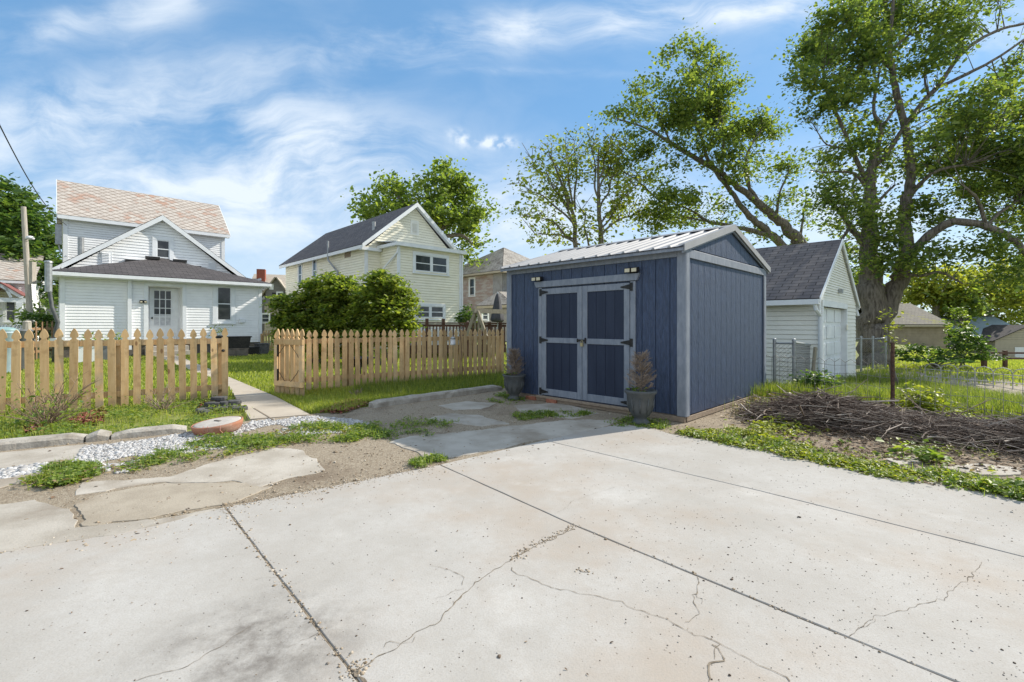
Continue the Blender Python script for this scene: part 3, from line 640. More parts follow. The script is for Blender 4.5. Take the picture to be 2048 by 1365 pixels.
trim(SWL, .0, .085, zb-.01, SE-.02, .024); trim(SWL, SW-.09, SW+.01, zb-.01, SE-.02, .024); trim(SWL, .086, SW-.091, SE-.13, SE-.022, .024)
for s in (0, 1):                                                              # rake boards under the roof edge
    p = SWL.P(SW/2, SR-.05, .015); e = SWL.P(-.12 if s == 0 else SW+.12, SE-.06-.03, .015)
    mb = MB(); d = (e-p)
    mb.prism([p, e, e+Z*.075, p+Z*.075], -V*.02); mb.build('rake_board', T, shed)
# skids and blocking
mb = MB()
for a in (.0, 1.0, 2.0, SW-.14): mb.box(NC, U, V, a+.02, a+.14, .03, SL-.03, -.03, zb-.002)
mb.build('skid', M['skid'], shed)
mb = MB(); mb.box(NC, V, -U, -.01, SL+.01, .0, .03, zb-.075, zb-.012); mb.box(NC, U, -V, .02, SW+.01, .0, .02, zb-.07, zb-.012); mb.build('floor_joist', M['skid'], shed)
# metal roof: ribs run down the slope
def metal_slope(sgn):
    mb = MB(); y0, y1 = -.045, SL+.06; n = 15; per = (y1-y0)/n; prof = []
    for k in range(n):
        b = y0+k*per; prof += [(b, 0), (b+per*.74, 0), (b+per*.80, .024), (b+per*.92, .024), (b+per*.98, 0)]
    prof.append((y1, 0)); ov = .14; sl_ = (SR-SE)/(SW/2)
    x0, x1 = (-ov, SW/2) if sgn < 0 else (SW+ov, SW/2); z0 = SE-ov*sl_+.03; z1 = SR+.03; nn = Vector((0, 0, 1))
    for i in range(len(prof)-1):
        (ya, ha), (yb, hb) = prof[i], prof[i+1]
        A = lambda x, y, z, h: NC+U*x+V*y+Z*(z+h)
        mb.face([A(x0, ya, z0, ha), A(x0, yb, z0, hb), A(x1, yb, z1, hb), A(x1, ya, z1, ha)])
        if ha or hb: mb.face([A(x0, ya, z0, 0), A(x0, yb, z0, 0), A(x0, yb, z0, hb), A(x0, ya, z0, ha)])
        mb.face([A(x0, ya, z0-.012, 0), A(x0, yb, z0-.012, 0), A(x1, yb, z1-.012, 0), A(x1, ya, z1-.012, 0)])
    return mb
mm = metal_slope(-1); m2 = metal_slope(1); o_ = len(mm.v); mm.v += m2.v; mm.f += [tuple(i+o_ for i in f) for f in m2.f]
roof = mm.build('roof', M['metalroof'], shed)
mb = MB()
for s in (-1, 1):
    rp = NC+U*(SW/2)+V*-.045+Z*(SR+.03); ep = NC+U*(-.13 if s < 0 else SW+.13)+V*-.045+Z*(SE-.15*(SR-SE)/(SW/2)+.03)
    mb.prism([rp+Z*.032, ep+Z*.032, ep-Z*.055, rp-Z*.055], -V*.014); mb.prism([rp+Z*.033, ep+Z*.033, ep+Z*.026, rp+Z*.026], V*.07)
mb.build('rake_flashing', M['metalroof'], roof)
mb = MB(); rl = NC+U*(SW/2)-V*.06+Z*(SR+.062); rr = rl+V*(SL+.12)
for s in (-1, 1):
    e = U*(.13*s)-Z*.045; mb.prism([rl, rr, rr+e, rl+e], Z*.006)
mb.build('ridge_cap', M['metalroof'], roof)
mb = MB(); mb.box(NC, V, -U, -.04, SL+.05, .0, .13, SE-.03, SE-.018); mb.box(NC, V, -U, -.04, SL+.05, .115, .132, SE-.06, SE-.03); mb.build('soffit', T, shed)
# doors
dz0, dz1 = .10, 1.765
barz = [(.669, .745), (2.318, 2.393)]
for a, b in barz: trim(FW, a, b, zb, dz1+.02, .028)
mb = MB(); mb.prism([FW.P(.60, 1.885, .001), FW.P(2.47, 1.885, .001), FW.P(2.43, 1.79, .001), FW.P(.64, 1.79, .001)], -U*.045); mb.build('lintel', T, shed, bevel=bv)
mb = MB(); FW.box(mb, .64, 2.42, .045, .082, .001, .06); mb.build('threshold', M['skid'], shed, bevel=bv)
for k, (a, b) in enumerate(((.752, 1.527), (1.535, 2.312))):
    dmb = MB(); FW.box(dmb, a+.02, b-.02, dz0+.02, dz1-.02, .004, .012)
    for j in range(4):
        w_ = (b-a-.16)/4; FW.box(dmb, a+.08+j*w_+.003, a+.08+(j+1)*w_-.003, dz0+.06, dz1-.06, .012, .018)
    door = dmb.build('door', M['navydoor'], shed)
    fr = MB(); st = .085
    FW.box(fr, a, a+st, dz0, dz1, .006, .034); FW.box(fr, b-st, b, dz0, dz1, .006, .034)
    for zz0, zz1 in ((dz0, dz0+.10), (.92, 1.0), (dz1-.09, dz1)): FW.box(fr, a+st+.001, b-st-.001, zz0, zz1, .006, .032)
    fr.build('door_frame', T, door, bevel=.003)
    ha = a if k == 0 else b; sg = 1 if k == 0 else -1
    for hz in (dz0+.05, .96, dz1-.055):
        hb = MB(); FW.box(hb, min(ha-sg*.05, ha-sg*.012), max(ha-sg*.05, ha-sg*.012), hz-.055, hz+.055, .029, .038)
        hb.prism([FW.P(ha-sg*.012, hz-.035, .036), FW.P(ha-sg*.012, hz+.035, .036), FW.P(ha+sg*.13, hz+.008, .036), FW.P(ha+sg*.13, hz-.008, .036)], -U*.006)
        hb.build('hinge', M['black'], door)
lt = MB(); FW.box(lt, 1.47, 1.60, .955, .985, .035, .05); FW.box(lt, 1.455, 1.475, .93, 1.01, .034, .052); FW.box(lt, 1.60, 1.615, .945, .995, .034, .052); lat = lt.build('latch', M['black'], shed)
pl = MB(); FW.box(pl, 1.50, 1.545, .885, .935, .04, .062); pl.tube([FW.P(1.507, .93, .05), FW.P(1.507, .965, .05), FW.P(1.522, .978, .05), FW.P(1.538, .965, .05), FW.P(1.538, .93, .05)], .004, 6); pl.build('padlock', M['brass'], lat)
for a in (.70, 2.385):
    c = FW.P(a, 1.935, .07); fb = MB(); FW.box(fb, a-.05, a+.05, 1.89, 1.965, .0, .03)
    for s in (-1, 1): fb.prism([FW.P(a+s*.05-.042, 1.905, .03), FW.P(a+s*.05+.042, 1.905, .03), FW.P(a+s*.05+.042, 1.965, .03), FW.P(a+s*.05-.042, 1.965, .03)], -U*.06-Z*.01)
    fl = fb.build('flood_light', M['black'], shed)
    ln = MB()
    for s in (-1, 1): ln.prism([FW.P(a+s*.05-.036, 1.900, .092), FW.P(a+s*.05+.036, 1.900, .092), FW.P(a+s*.05+.036, 1.947, .092), FW.P(a+s*.05-.036, 1.947, .092)], -U*.006)
    ln.build('lens', M['lens'], fl)
# bricks under the shed
bw = [(2.53, 'reddish brick wedged under the shed below the left door hinge'), (2.10, 'small brick on its side under the left shed door leaf')]
for k, (a, lb) in enumerate(bw):
    o = FW.P(a, 0, .02); t_ = thing('brick', o, lb, 'brick', R(45+8*k), 'bricks under the shed'); mb = MB()
    mb.box(o, V, -U, -.10, .10, -.045, .05, -.012, .05); mb.build('brick_body', M['brick'], t_, bevel=.004)
    del t_

# ------------------------------------------------------------------ potted dead shrubs by the shed doors
def dead_shrub_mb(c, h, r, seed, n=60):
    rg = random.Random(seed); mb = MB(); mb.tube([c, c+Z*h*.35+Vector((.01, .0, 0)), c+Z*h*.97], [.011, .008, .003], 5)
    for k in range(n):
        zf = rg.uniform(.03, .86); an = rg.uniform(0, 6.28); rr = r*(1-zf)**.75*rg.uniform(.75, 1.1); b = c+Z*h*zf
        d = Vector((math.cos(an), math.sin(an), 0)); m = b+d*rr*.55+Z*h*.05; e = b+d*rr+Z*h*rg.uniform(.10, .20)
        mb.tube([b, m, e], [.004, .003, .0018], 3, False)
        for q in range(9):
            s_ = rg.uniform(.2, 1); p = b.lerp(m, s_*2) if s_ < .5 else m.lerp(e, s_*2-1); a2 = an+rg.uniform(-1.5, 1.5)
            e2 = p+Vector((math.cos(a2), math.sin(a2), 0))*rg.uniform(.03, .075)+Z*rg.uniform(.01, .07)
            mb.tube([p, e2], [.0022, .0014], 3, False)
            for _ in range(2):
                a3 = a2+rg.uniform(-1.2, 1.2); p3 = p.lerp(e2, rg.uniform(.3, .9)); mb.tube([p3, p3+Vector((math.cos(a3), math.sin(a3), 0))*.03+Z*rg.uniform(-.005, .035)], [.0018, .0012], 3, False)
    return mb
def planter(c, lb, seed, sc=1.):
    t_ = thing('planter', c, lb, 'planter', 0., 'pots beside the shed doors'); h = .41*sc; r = .187*sc
    prof = [(.0, 0), (.105*sc, 0), (.11*sc, .02), (.085*sc, .045), (.07*sc, .07), (.105*sc, .10), (.135*sc, .16), (.155*sc, .26), (.168*sc, .355), (.19*sc, .375), (.195*sc, .40), (.188*sc, h), (.165*sc, h), (.16*sc, h-.05), (.0, h-.05)]
    mb = MB(); mb.lathe(c, prof, 32); pt = mb.build('pot', M['pot'], t_, True)
    rel = MB()
    for k in range(10):
        an = 2*math.pi*k/10; d = Vector((math.cos(an), math.sin(an), 0)); rel.tube([c+d*.130*sc+Z*.14, c+d*.155*sc+Z*.23, c+d*.166*sc+Z*.32], [.006, .014, .004], 6)
    rel.build('relief', M['pot'], pt, True)
    mb = MB(); mb.lathe(c+Z*(h-.055), [(0, 0), (.158*sc, 0), (.158*sc, .02), (0, .022)], 20); mb.build('soil', M['soil'], t_)
    dead_shrub_mb(c+Z*(h-.04), .47*sc, .185*sc, seed, 68).build('dead_branches', M['deadtwig'], t_)
    p_ = rng.normal(0, .05, (40, 3))*np.array([1, 1, .4])+np.array(c)+np.array([-.06, -.05, h+.01]); tag(leaves('weed_sprout', p_, .03, M['weed'], t_), kind='stuff')
planter(G(1285, 850)+Vector((0, .08, 0)), 'slate grey urn of dead brown twigs at the right of the shed doors', 5)
planter(Vector((.035, 7.42, 0)), 'slate grey urn of dead brown twigs at the left corner of the shed', 9, .97)

# ------------------------------------------------------------------ picket fences
def picket_outline(w_, h_):
    a = w_/2; q = [(0, 0), (a, 0), (a, h_*.855), (a*.88, h_*.861), (a*.64, h_*.866), (a*.54, h_*.876), (a*.60, h_*.888), (a*.86, h_*.893), (a*1.0, h_*.902), (a*.99, h_*.918), (a*.88, h_*.938), (a*.66, h_*.962), (a*.40, h_*.982), (a*.14, h_*.997), (0, h_)]
    return [(x, z) for x, z in q[1:]]+[(-x, z) for x, z in q[-2:0:-1]]
_pk = {}
def picket_mesh(w_, h_, mat, simple=False):
    k = (w_, h_, mat.name, simple)
    if k not in _pk:
        ol = picket_outline(w_, h_); mb = MB(); mb.prism([Vector((x, 0, z)) for x, z in ol], Vector((0, .018, 0)))
        me = bpy.data.meshes.new('picket'); me.from_pydata([tuple(p) for p in mb.v], [], mb.f); me.materials.append(mat); _pk[k] = me
    return _pk[k]
def picket_fence(name, a, b, n, h_, mat, label, cat='fence', w_=.089, rails=(.19, .885), posts=3, zf=lambda p: 0., wob=.012, group=None):
    a = Vector(a); b = Vector(b); d = (b-a).normalized(); rz = math.atan2(d.y, d.x); nrm = Vector((-d.y, d.x, 0)); L = (b-a).length
    t_ = thing(name, a, label, cat, rz, group)
    for k in range(n):
        o = bpy.data.objects.new('picket', picket_mesh(w_, h_, mat)); COL.objects.link(o); o.parent = t_
        s = k/(n-1)*L; p = a+d*s
        o.location = (s, 0, float(zf(p))+random.uniform(-1, 1)*wob); o.rotation_euler = (random.uniform(-.014, .014), random.uniform(-.020, .020), random.uniform(-.05, .05))
    for z in rails:
        mb = MB(); m = 4
        for i in range(m):
            p, q = a+d*(L*i/m-(.02 if i == 0 else 0)), a+d*(L*(i+1)/m+(.02 if i == m-1 else 0)); e = nrm*.042
            mb.bar(p+e+Z*(z+.035+zf(p)), q+e+Z*(z+.035+zf(q)), .038, .085)
        mb.build('rail', mat, t_, bevel=.003)
    for k in range(posts):
        p = a+d*(L*(k+.0)/max(1, posts-1)+(.05 if k == 0 else -.05 if k == posts-1 else 0))+nrm*.107; mb = MB(); mb.box(p, d, nrm, -.043, .043, -.043, .043, -.03+zf(p), h_*.84+zf(p)); mb.build('post', mat, t_, bevel=.004)
    return t_
fl0 = Vector((-3.906*H, 6.26*H, 0)); sp = .1395
fl_n = 30
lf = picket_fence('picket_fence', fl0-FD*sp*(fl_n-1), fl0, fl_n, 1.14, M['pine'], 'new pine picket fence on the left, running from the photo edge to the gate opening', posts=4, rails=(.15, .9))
mb = MB(); c = fl0-FD*.02+Z*.78-FN*.004; mb.lathe(c, [(0, 0), (.022, 0), (.022, .02), (.014, .035), (0, .036)], 14, Matrix.Rotation(R(90), 3, 'X')); mb.build('gate_latch', M['black'], lf)
g0 = Vector((-3.40*H, 6.62*H, 0)); g1 = Vector((-.19*H, 9.08*H, 0))
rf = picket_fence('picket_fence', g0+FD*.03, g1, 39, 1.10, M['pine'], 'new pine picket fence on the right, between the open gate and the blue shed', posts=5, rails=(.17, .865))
# the open gate, swung round in front of the right fence
ga = Vector((-3.385*H, 6.56*H, 0)); gb = Vector((-2.85*H, 6.27*H, 0)); gd = (gb-ga).normalized(); gn = Vector((-gd.y, gd.x, 0)); gl = (gb-ga).length
gate = thing('picket_gate', ga, 'open pine picket gate swung out, its rails and corner brackets facing the path', 'gate', math.atan2(gd.y, gd.x))
for k in range(6):
    o = bpy.data.objects.new('picket', picket_mesh(.089, 1.10, M['pine'])); COL.objects.link(o); o.parent = gate; o.location = (.05+k*(gl-.1)/5, .02, .03)
for z in (.16, .86): 
    mb = MB(); mb.bar(ga+gd*.0+Z*(z+.05), gb+Z*(z+.05), .035, .09); mb.build('rail', M['pine'], gate, bevel=.003)
mb = MB(); mb.box(ga, gd, gn, .0, .085, -.016, .018, .256, .859); mb.build('stile', M['pine'], gate, bevel=.003); mb = MB(); mb.box(gb, gd, gn, -.085, .0, -.016, .018, .256, .859); mb.build('stile', M['pine'], gate, bevel=.003)
for z, s in ((.86, -1), (.25, 1)):
    for x, sx in ((.10, 1), (gl-.10, -1)):
        mb = MB(); p = ga+gd*x-gn*.012; mb.tube([p+Z*(z+s*.20), p+gd*sx*.02+Z*(z+s*.16), p+gd*sx*.17+Z*(z+s*.02), p+gd*sx*.20+Z*z], .005, 6); mb.build('corner_bracket', M['black'], gate)
    mb = MB(); mb.box(ga+gd*.10, gd, gn, -.012, .012, -.02, -.004, z+min(0, s*.20), z+max(0, s*.20)); mb.build('hinge', M['black'], gate)

# ------------------------------------------------------------------ well cap, pavers, bare shrub
cc = G(416, 871)+Vector((0, .18, 0)); TL = Matrix.Rotation(R(4), 3, 'X') @ Matrix.Rotation(R(-4), 3, 'Y')
wc = thing('well_cap', cc, 'round terracotta ring with a mortar-covered lid lying on the gravel', 'well cap')
mb = MB(); mb.lathe(cc+Z*.01, [(.18, -.02), (.218, .0), (.238, .035), (.248, .07), (.251, .098), (.238, .102), (.236, .085), (.0, .085)], 48, TL); mb.build('ring', M['terra'], wc, True)
mb = MB(); mb.lathe(cc+Z*.01, [(.0, .086), (.234, .086), (.232, .098), (.21, .104), (.1, .109), (0, .110)], 48, TL); ld = mb.build('lid', M['lid'], wc, True)
mb = MB(); mb.bar(cc+Vector((-.05, .02, .119)), cc+Vector((.04, -.03, .119)), .03, .012); mb.build('lid_handle', M['foundation'], ld)
M['cord'] = pmat('pink_cord', (.55, .27, .22), None, rough=.8)
for dx, rr in ((.0, .258), (.045, .256), (.15, .21)): mb = MB(); mb.tube([cc+Vector((dx+.01, -rr+.035, .02)), cc+Vector((dx, -rr, .06)), cc+Vector((dx-.005, -rr+.01, .112))], .003, 4); mb.build('cord', M['cord'], wc)
pv = [((404, 818), 0, .05, 'charcoal paver at the left end of the stack, tilted into the weeds', 12), ((418, 813), 0, .0, 'charcoal paver in the bottom row, second from the left', -8), ((440, 812), 0, 0, 'charcoal paver in the bottom row under the pale-topped block', 15),
      ((462, 808), 0, 0, 'charcoal paver in the bottom row under the right block', -20), ((484, 812), 0, 0, 'charcoal paver at the right end of the bottom row, nearest the path', 25), ((424, 810), 1, 0, 'pale-topped charcoal paver lying flat on the left of the upper row', 10),
      ((446, 808), 1, 0, 'charcoal paver in the middle of the upper row of the stack', -18), ((470, 806), 1, 0, 'charcoal paver on the right of the upper row of the stack', 32), ((438, 806), 2, 0, 'charcoal paver lying on top of the whole stack', 5)]
for (px_, py_), lv, tl, lb, rz in pv:
    p = G(440+(px_-440)*.9, py_+9)+Z*(.052*lv); t_ = thing('paver_block', p, lb, 'paver', R(rz), 'charcoal pavers stacked by the fence'); mb = MB(); q0 = []
    for (x, y) in ((-.10, -.06), (-.05, -.085), (.06, -.085), (.11, -.05), (.09, .07), (-.08, .07)): q0.append((x, y))
    Rz = Matrix.Rotation(R(rz), 3, 'Z') @ Matrix.Rotation(tl*6, 3, 'Y')
    mb.prism([p+Rz @ Vector((x*.95, y*.95, .0)) for x, y in q0], Rz @ Vector((0, 0, .051))); mb.build('block', M['paver'], t_, bevel=.008)
def twig_shrub(name, base, h, spread, n, seed, mat, label, cat):
    rg = random.Random(seed); mb = MB()
    for k in range(n):
        an = rg.uniform(0, 6.28); el = rg.uniform(.5, 1.35); L = h*rg.uniform(.6, 1.1); d = Vector((math.cos(an)*math.cos(el)*spread, math.sin(an)*math.cos(el)*spread, math.sin(el)))
        pts = [base+Vector((rg.uniform(-.008, .008), rg.uniform(-.008, .008), -.02))]; q = d.copy()
        for i in range(4):
            q = (q+Vector((rg.uniform(-.25, .25), rg.uniform(-.25, .25), rg.uniform(-.12, .12)))).normalized(); pts.append(pts[-1]+q*L/4)
        mb.tube(pts, [.006, .005, .004, .003, .002], 4, False)
        for _ in range(7):
            i = rg.randint(1, 3); p = pts[i].lerp(pts[i+1], rg.random()); e = (q+Vector((rg.uniform(-1, 1), rg.uniform(-1, 1), rg.uniform(-.2, .6)))).normalized()
            m_ = p+e*L*.13; mb.tube([p, m_, m_+(e+Vector((rg.uniform(-.5, .5), rg.uniform(-.5, .5), rg.uniform(-.2, .4)))).normalized()*L*.12], [.003, .0024, .0015], 3, False)
    t_ = thing(name, base, label, cat); tag(mb.build('twigs', mat, t_), kind='stuff'); return t_
bs = G(95, 852); tw = twig_shrub('bare_shrub', bs, .60, 1.2, 38, 3, M['twig'], 'bare brown twiggy shrub in front of the left end of the picket fence', 'shrub')
p_ = rng.normal(0, 1, (260, 3))*np.array([.28, .2, .12])+np.array(bs)+np.array([0, 0, .22]); p_[:, 2] = np.abs(p_[:, 2]); leaves('foliage', p_, .035, M['weed'], tw)
tw = twig_shrub('bare_shrub', G(325, 822), .34, 1.1, 22, 4, M['deadtwig'], 'small withered grey plant at the foot of the fence left of the gate', 'shrub')
twig_shrub('withered_clump', G(712, 793), .17, 1.6, 16, 14, M['deadtwig'], 'small pale withered clump in the grass before the right fence', 'plant')
# ------------------------------------------------------------------ white cottage
def xy(o, a, b): return Vector((o[0], o[1], 0))+U*a+V*b
def hbox(o, x0, x1, y0, y1, z0, z1, mb=None): mb = mb or MB(); mb.box(Vector((o[0], o[1], 0)), U, V, x0, x1, y0, y1, z0, z1); return mb
HO = (-15.96, 16.27); hs = thing('white_cottage', (*HO, 0), 'white clapboard cottage with a pale slate roof, a lean-to with a glazed back door', 'house', R(45))
HW_, LT, EL, EM, AP = 6.48, 2.76, 3.02, 3.52, 6.0
WF = Wall(HO, U, -V); WG = Wall(xy(HO, 0, LT), U, -V); WM = Wall(xy(HO, .17, 6.72), U, -V); WR = Wall(xy(HO, HW_, 0), V, U); WL = Wall(HO, V, -U)
da0, dz = WF.sz(296, 572); da1 = WF.sz(365)[0]; dh = WF.sz(330, 573)[1]
mb = MB(); zf_ = .42
laps(mb, WF, 0, da0, zf_, EL); laps(mb, WF, da1, HW_, zf_, EL); laps(mb, WF, da0, da1, dh, EL)
laps(mb, WR, 0, 6.7, zf_, EL+.3); laps(mb, WL, 0, 6.7, zf_, EL+.3)
laps(mb, WG, -.0, HW_, EL, EM-.25, apex=(HW_/2, AP-.08))
laps(mb, WM, 0, 6.4, EL, 6.2); laps(mb, Wall(xy(HO, 6.57, 6.72), V, U), 0, 4.4, zf_, 6.2, apex=(2.2, 8.2)); laps(mb, Wall(xy(HO, .17, 6.72), V, -U), 0, 4.4, zf_, 6.2, apex=(2.2, 8.2))
for a in (da0, da1): WF.box(mb, a-.01, a+.01, zf_, dh, -.5, -.001)                     # door recess
WF.box(mb, da0, da1, zf_, dh, -.56, -.5); WF.box(mb, da0, da1, dh-.02, dh+.01, -.5, -.001)
hbox(HO, .02, HW_-.02, .6, 6.7, zf_, EL-.02, mb); hbox(HO, .02, da0-.02, .02, .6, zf_, EL-.02, mb); hbox(HO, da1+.02, HW_-.02, .02, .6, zf_, EL-.02, mb); hbox(HO, .2, 6.5, 6.75, 11.1, zf_, 6.15, mb)
mb.build('wall', M['white'], hs)
hbox(HO, .03, HW_-.03, .04, 11, -.1, zf_).build('foundation', M['foundation'], hs)
def htrim(W, a0, a1, z0, z1, q=.035, nm='corner_trim'): return W.box(MB(), a0, a1, z0, z1, .0, q).build(nm, M['trimwhite'], hs)
htrim(WF, -.03, .11, zf_, EL-.05); htrim(WF, HW_-.11, HW_+.03, zf_, EL-.05); htrim(WM, -.03, .13, EM, 6.15); htrim(WM, 6.27, 6.43, EM, 6.15)
htrim(WF, .111, HW_-.111, EL-.17, EL-.05, .03, 'frieze_board')
htrim(WF, da0-.13, da0, zf_, dh, .04, 'door_trim'); htrim(WF, da1, da1+.13, zf_, dh, .04, 'door_trim'); htrim(WF, da0-.13, da1+.13, dh+.001, dh+.11, .042, 'door_trim')
a0 = WF.sz(258)[0]; htrim(WF, a0-.05, a0+.07, .25, EL-.08, .13, 'downspout')
# lean-to roof: half pyramid against the gable
eo = .32; AL = xy(HO, -eo, -eo)+Z*EL; AR = xy(HO, HW_+eo, -eo)+Z*EL; AT = xy(HO, HW_/2, LT-.02)+Z*4.12; BL_ = xy(HO, -eo, LT-.02)+Z*EL; BR_ = xy(HO, HW_+eo, LT-.02)+Z*EL
mb = MB(); roofplane(mb, [AL, AR, AT]); roofplane(mb, [AR, BR_, AT]); roofplane(mb, [BL_, AL, AT]); lr = mb.build('roof', M['asph'], hs)
mb = MB(); mb.box(xy(HO, 0, 0), U, V, -eo, HW_+eo, -eo-.03, -eo+.0, EL-.14, EL+.03); mb.box(xy(HO, 0, 0), U, V, -eo, -eo+.03, -eo, LT, EL-.14, EL+.03); mb.box(xy(HO, 0, 0), U, V, HW_+eo-.03, HW_+eo, -eo, LT, EL-.14, EL+.03)
mb.box(xy(HO, 0, 0), U, V, -eo+.03, HW_+eo-.03, -eo+.001, .0, EL-.06, EL-.03); mb.box(xy(HO, 0, 0), U, V, -eo, .0, .0, LT, EL-.06, EL-.03); mb.box(xy(HO, 0, 0), U, V, HW_, HW_+eo, .0, LT, EL-.06, EL-.03)
mb.box(xy(HO, 0, 0), U, V, -eo, HW_+eo, -eo-.11, -eo-.031, EL-.10, EL+.02); mb.build('fascia_gutter', M['trimwhite'], hs)
for px_ in (264, 302, 356, 388):
    a, z = WG.sz(px_, 527); q = .42 if px_ in (302, 356) else .12; z = EL+.04+1.10*min((LT-q+eo)/(LT+eo), (min(a, HW_-a)+eo)/(HW_/2+eo)); mb = MB(); p = WG.P(a, z, q); mb.box(p, U, V, -.24, .24, -.16, .1, .02, .13); mb.build('roof_vent', M['black'], lr)
    mb = MB(); mb.box(p, U, V, -.25, .25, -.17, .11, .132, .15); mb.build('vent_cap', M['trimwhite'], lr)
# gable block roof
go = .28; sl_ = (AP-EM)/(HW_/2); GE = EM-go*sl_
mb = MB()
for s in (0, 1):
    e0, e1_ = (xy(HO, -go, LT-.22)+Z*GE, xy(HO, -go, 6.7)+Z*GE) if s == 0 else (xy(HO, HW_+go, LT-.22)+Z*GE, xy(HO, HW_+go, 6.7)+Z*GE); r0, r1_ = xy(HO, HW_/2, LT-.22)+Z*AP, xy(HO, HW_/2, 6.7)+Z*AP
    roofplane(mb, [e0, e1_, r1_, r0])
mb.build('roof', M['asph'], hs)
mb = MB()
for s in (0, 1):
    e = xy(HO, -go if s == 0 else HW_+go, LT-.22)+Z*GE; r = xy(HO, HW_/2, LT-.22)+Z*AP; mb.prism([r+Z*.05, e+Z*.05, e-Z*.15, r-Z*.17], -V*.03); mb.prism([r-Z*.03, e-Z*.03, e-Z*.05, r-Z*.05], V*.22)
mb.build('bargeboard', M['trimwhite'], hs)
# main block roof
mo = .22; md = 2.23; me0, me1 = xy(HO, .17-mo, 6.72-.28)+Z*6.16, xy(HO, 6.57+mo, 6.72-.28)+Z*6.16; mr0, mr1 = xy(HO, .17-mo, 6.72+md)+Z*8.26, xy(HO, 6.57+mo, 6.72+md)+Z*8.26; mk0, mk1 = xy(HO, .17-mo, 6.72+2*md+.28)+Z*6.16, xy(HO, 6.57+mo, 6.72+2*md+.28)+Z*6.16
mb = MB(); roofplane(mb, [me0, me1, mr1, mr0]); roofplane(mb, [mk1, mk0, mr0, mr1]); mb.build('roof', M['slate'], hs)
mb = MB(); mb.box(xy(HO, 0, 6.72), U, V, .17-mo, 6.57+mo, -.31, -.28, 6.03, 6.2); mb.box(xy(HO, 0, 6.72), U, V, .17-mo, 6.57+mo, -.28, 0, 6.04, 6.07)
for a in (.17-mo, 6.57+mo):
    e = xy(HO, a, 6.44)+Z*6.16; r = xy(HO, a, 6.72+md)+Z*8.26; mb.prism([r+Z*.07, e+Z*.07, e-Z*.10, r-Z*.10], U*(-.025 if a < 1 else .025))
mb.build('fascia', M['trimwhite'], hs)
# openings
w0, wz1 = WF.sz(434, 574); w1, wz0 = WF.sz(462, 642); window(WF, hs, w0, w1, wz0, wz1, .16)
w0, wz1 = WG.sz(313, 480); w1, wz0 = WG.sz(339, 518); window(WG, hs, w0, w1, wz0, wz1, .15)
for (x0, y0, x1, y1) in ((204, 504, 221, 527), (418, 525, 430, 542)):
    a0, z1 = WG.sz(x0, y0); a1, z0 = WG.sz(x1, y1); mb = WG.box(MB(), a0-.05, a1+.05, z0-.05, z1+.05, 0, .03)
    k = 7
    for i in range(k): zz = z0+(z1-z0)*i/k; mb.face([WG.P(a0, zz, .065), WG.P(a1, zz, .065), WG.P(a1, zz+(z1-z0)/k*.8, .032), WG.P(a0, zz+(z1-z0)/k*.8, .032)])
    mb.build('gable_vent', M['trimwhite'], hs)
DW = Wall(xy(HO, 0, .5), U, -V); d0 = DW.sz(299)[0]; d1 = DW.sz(357)[0]; d0 = max(d0, da0+.08); d1 = d0+.92; dtop = dh-.06
mb = DW.box(MB(), d0, d1, zf_+.1, dtop, 0, .045); door = mb.build('door', M['trimwhite'], hs)
ga0, gz1 = DW.sz(307, 581); ga1, gz0 = DW.sz(342, 652); ga1 = min(ga1, d1-.16); nn_ = 4
gl_ = MB(); cu = MB(); bars = []
DW.box(gl_, ga0, ga1, gz0+(gz1-gz0)*.33, gz1, .046, .05); gp = gl_.build('pane', M['glass'], door); DW.box(cu, ga0, ga1, gz0, gz0+(gz1-gz0)*.33-.002, .046, .05); cu.build('curtain', M['curtain'], door)
mb = MB()
for i in range(4): a = ga0+(ga1-ga0)*i/3; DW.box(mb, a-.014, a+.014, gz0-.02, gz1+.02, .05, .064)
for i in range(5): z = gz0+(gz1-gz0)*i/4; DW.box(mb, ga0-.014, ga1+.014, z-.014, z+.014, .051, .066)
DW.box(mb, d0+.12, d1-.12, zf_+.25, gz0-.16, .046, .055); mb.build('muntins', M['trimwhite'], door)
mb = MB(); mb.lathe(DW.P(d0+.07, zf_+1.05, .05), [(0, 0), (.03, 0), (.036, .03), (.025, .055), (0, .06)], 12, Matrix.Rotation(R(90), 3, Vector((1, 1, 0)))); mb.build('door_knob', M['black'], door)
mb = MB(); WF.box(mb, da0-.1, da1+.15, 0, .18, .42, .72); WF.box(mb, da0-.1, da1+.15, 0, .36, .0, .42); mb.build('step', M['concrete_old'], hs, bevel=.01)
a, z = WF.sz(286, 604); mb = MB(); WF.box(mb, a-.10, a+.10, z-.05, z+.06, .02, .05); WF.box(mb, a-.11, a-.02, z-.045, z+.03, .05, .12); WF.box(mb, a+.02, a+.11, z-.045, z+.03, .05, .12); fx = mb.build('porch_light', M['black'], hs)
mb = MB(); WF.box(mb, a-.10, a-.03, z-.03, z+.02, .121, .127); WF.box(mb, a+.03, a+.10, z-.03, z+.02, .121, .127); mb.build('lens', M['lens'], fx)
a, z = WF.sz(483, 642); WF.box(MB(), a-.11, a+.11, z-.09, z+.09, .015, .1).build('outlet_box', M['trimwhite'], hs, bevel=.01)
a, z = WM.sz(160, 500); mb = MB(); mb.tube([WM.P(a, 3.6, .9), WM.P(a, z+.45, .9)], .11, 10); mb.build('vent_pipe', M['galv'], hs)
mb = MB(); p = xy(HO, .10, 6.9)+Z*4.9; mb.box(p, U, V, -.22, -.0, -.1, .2, .0, .9); mb.tube([p+U*-.1+Z*.0, p+U*-.05-Z*.35, p+U*.15-V*.22-Z*.55], .03, 6); mb.build('meter_box', M['galv'], hs)

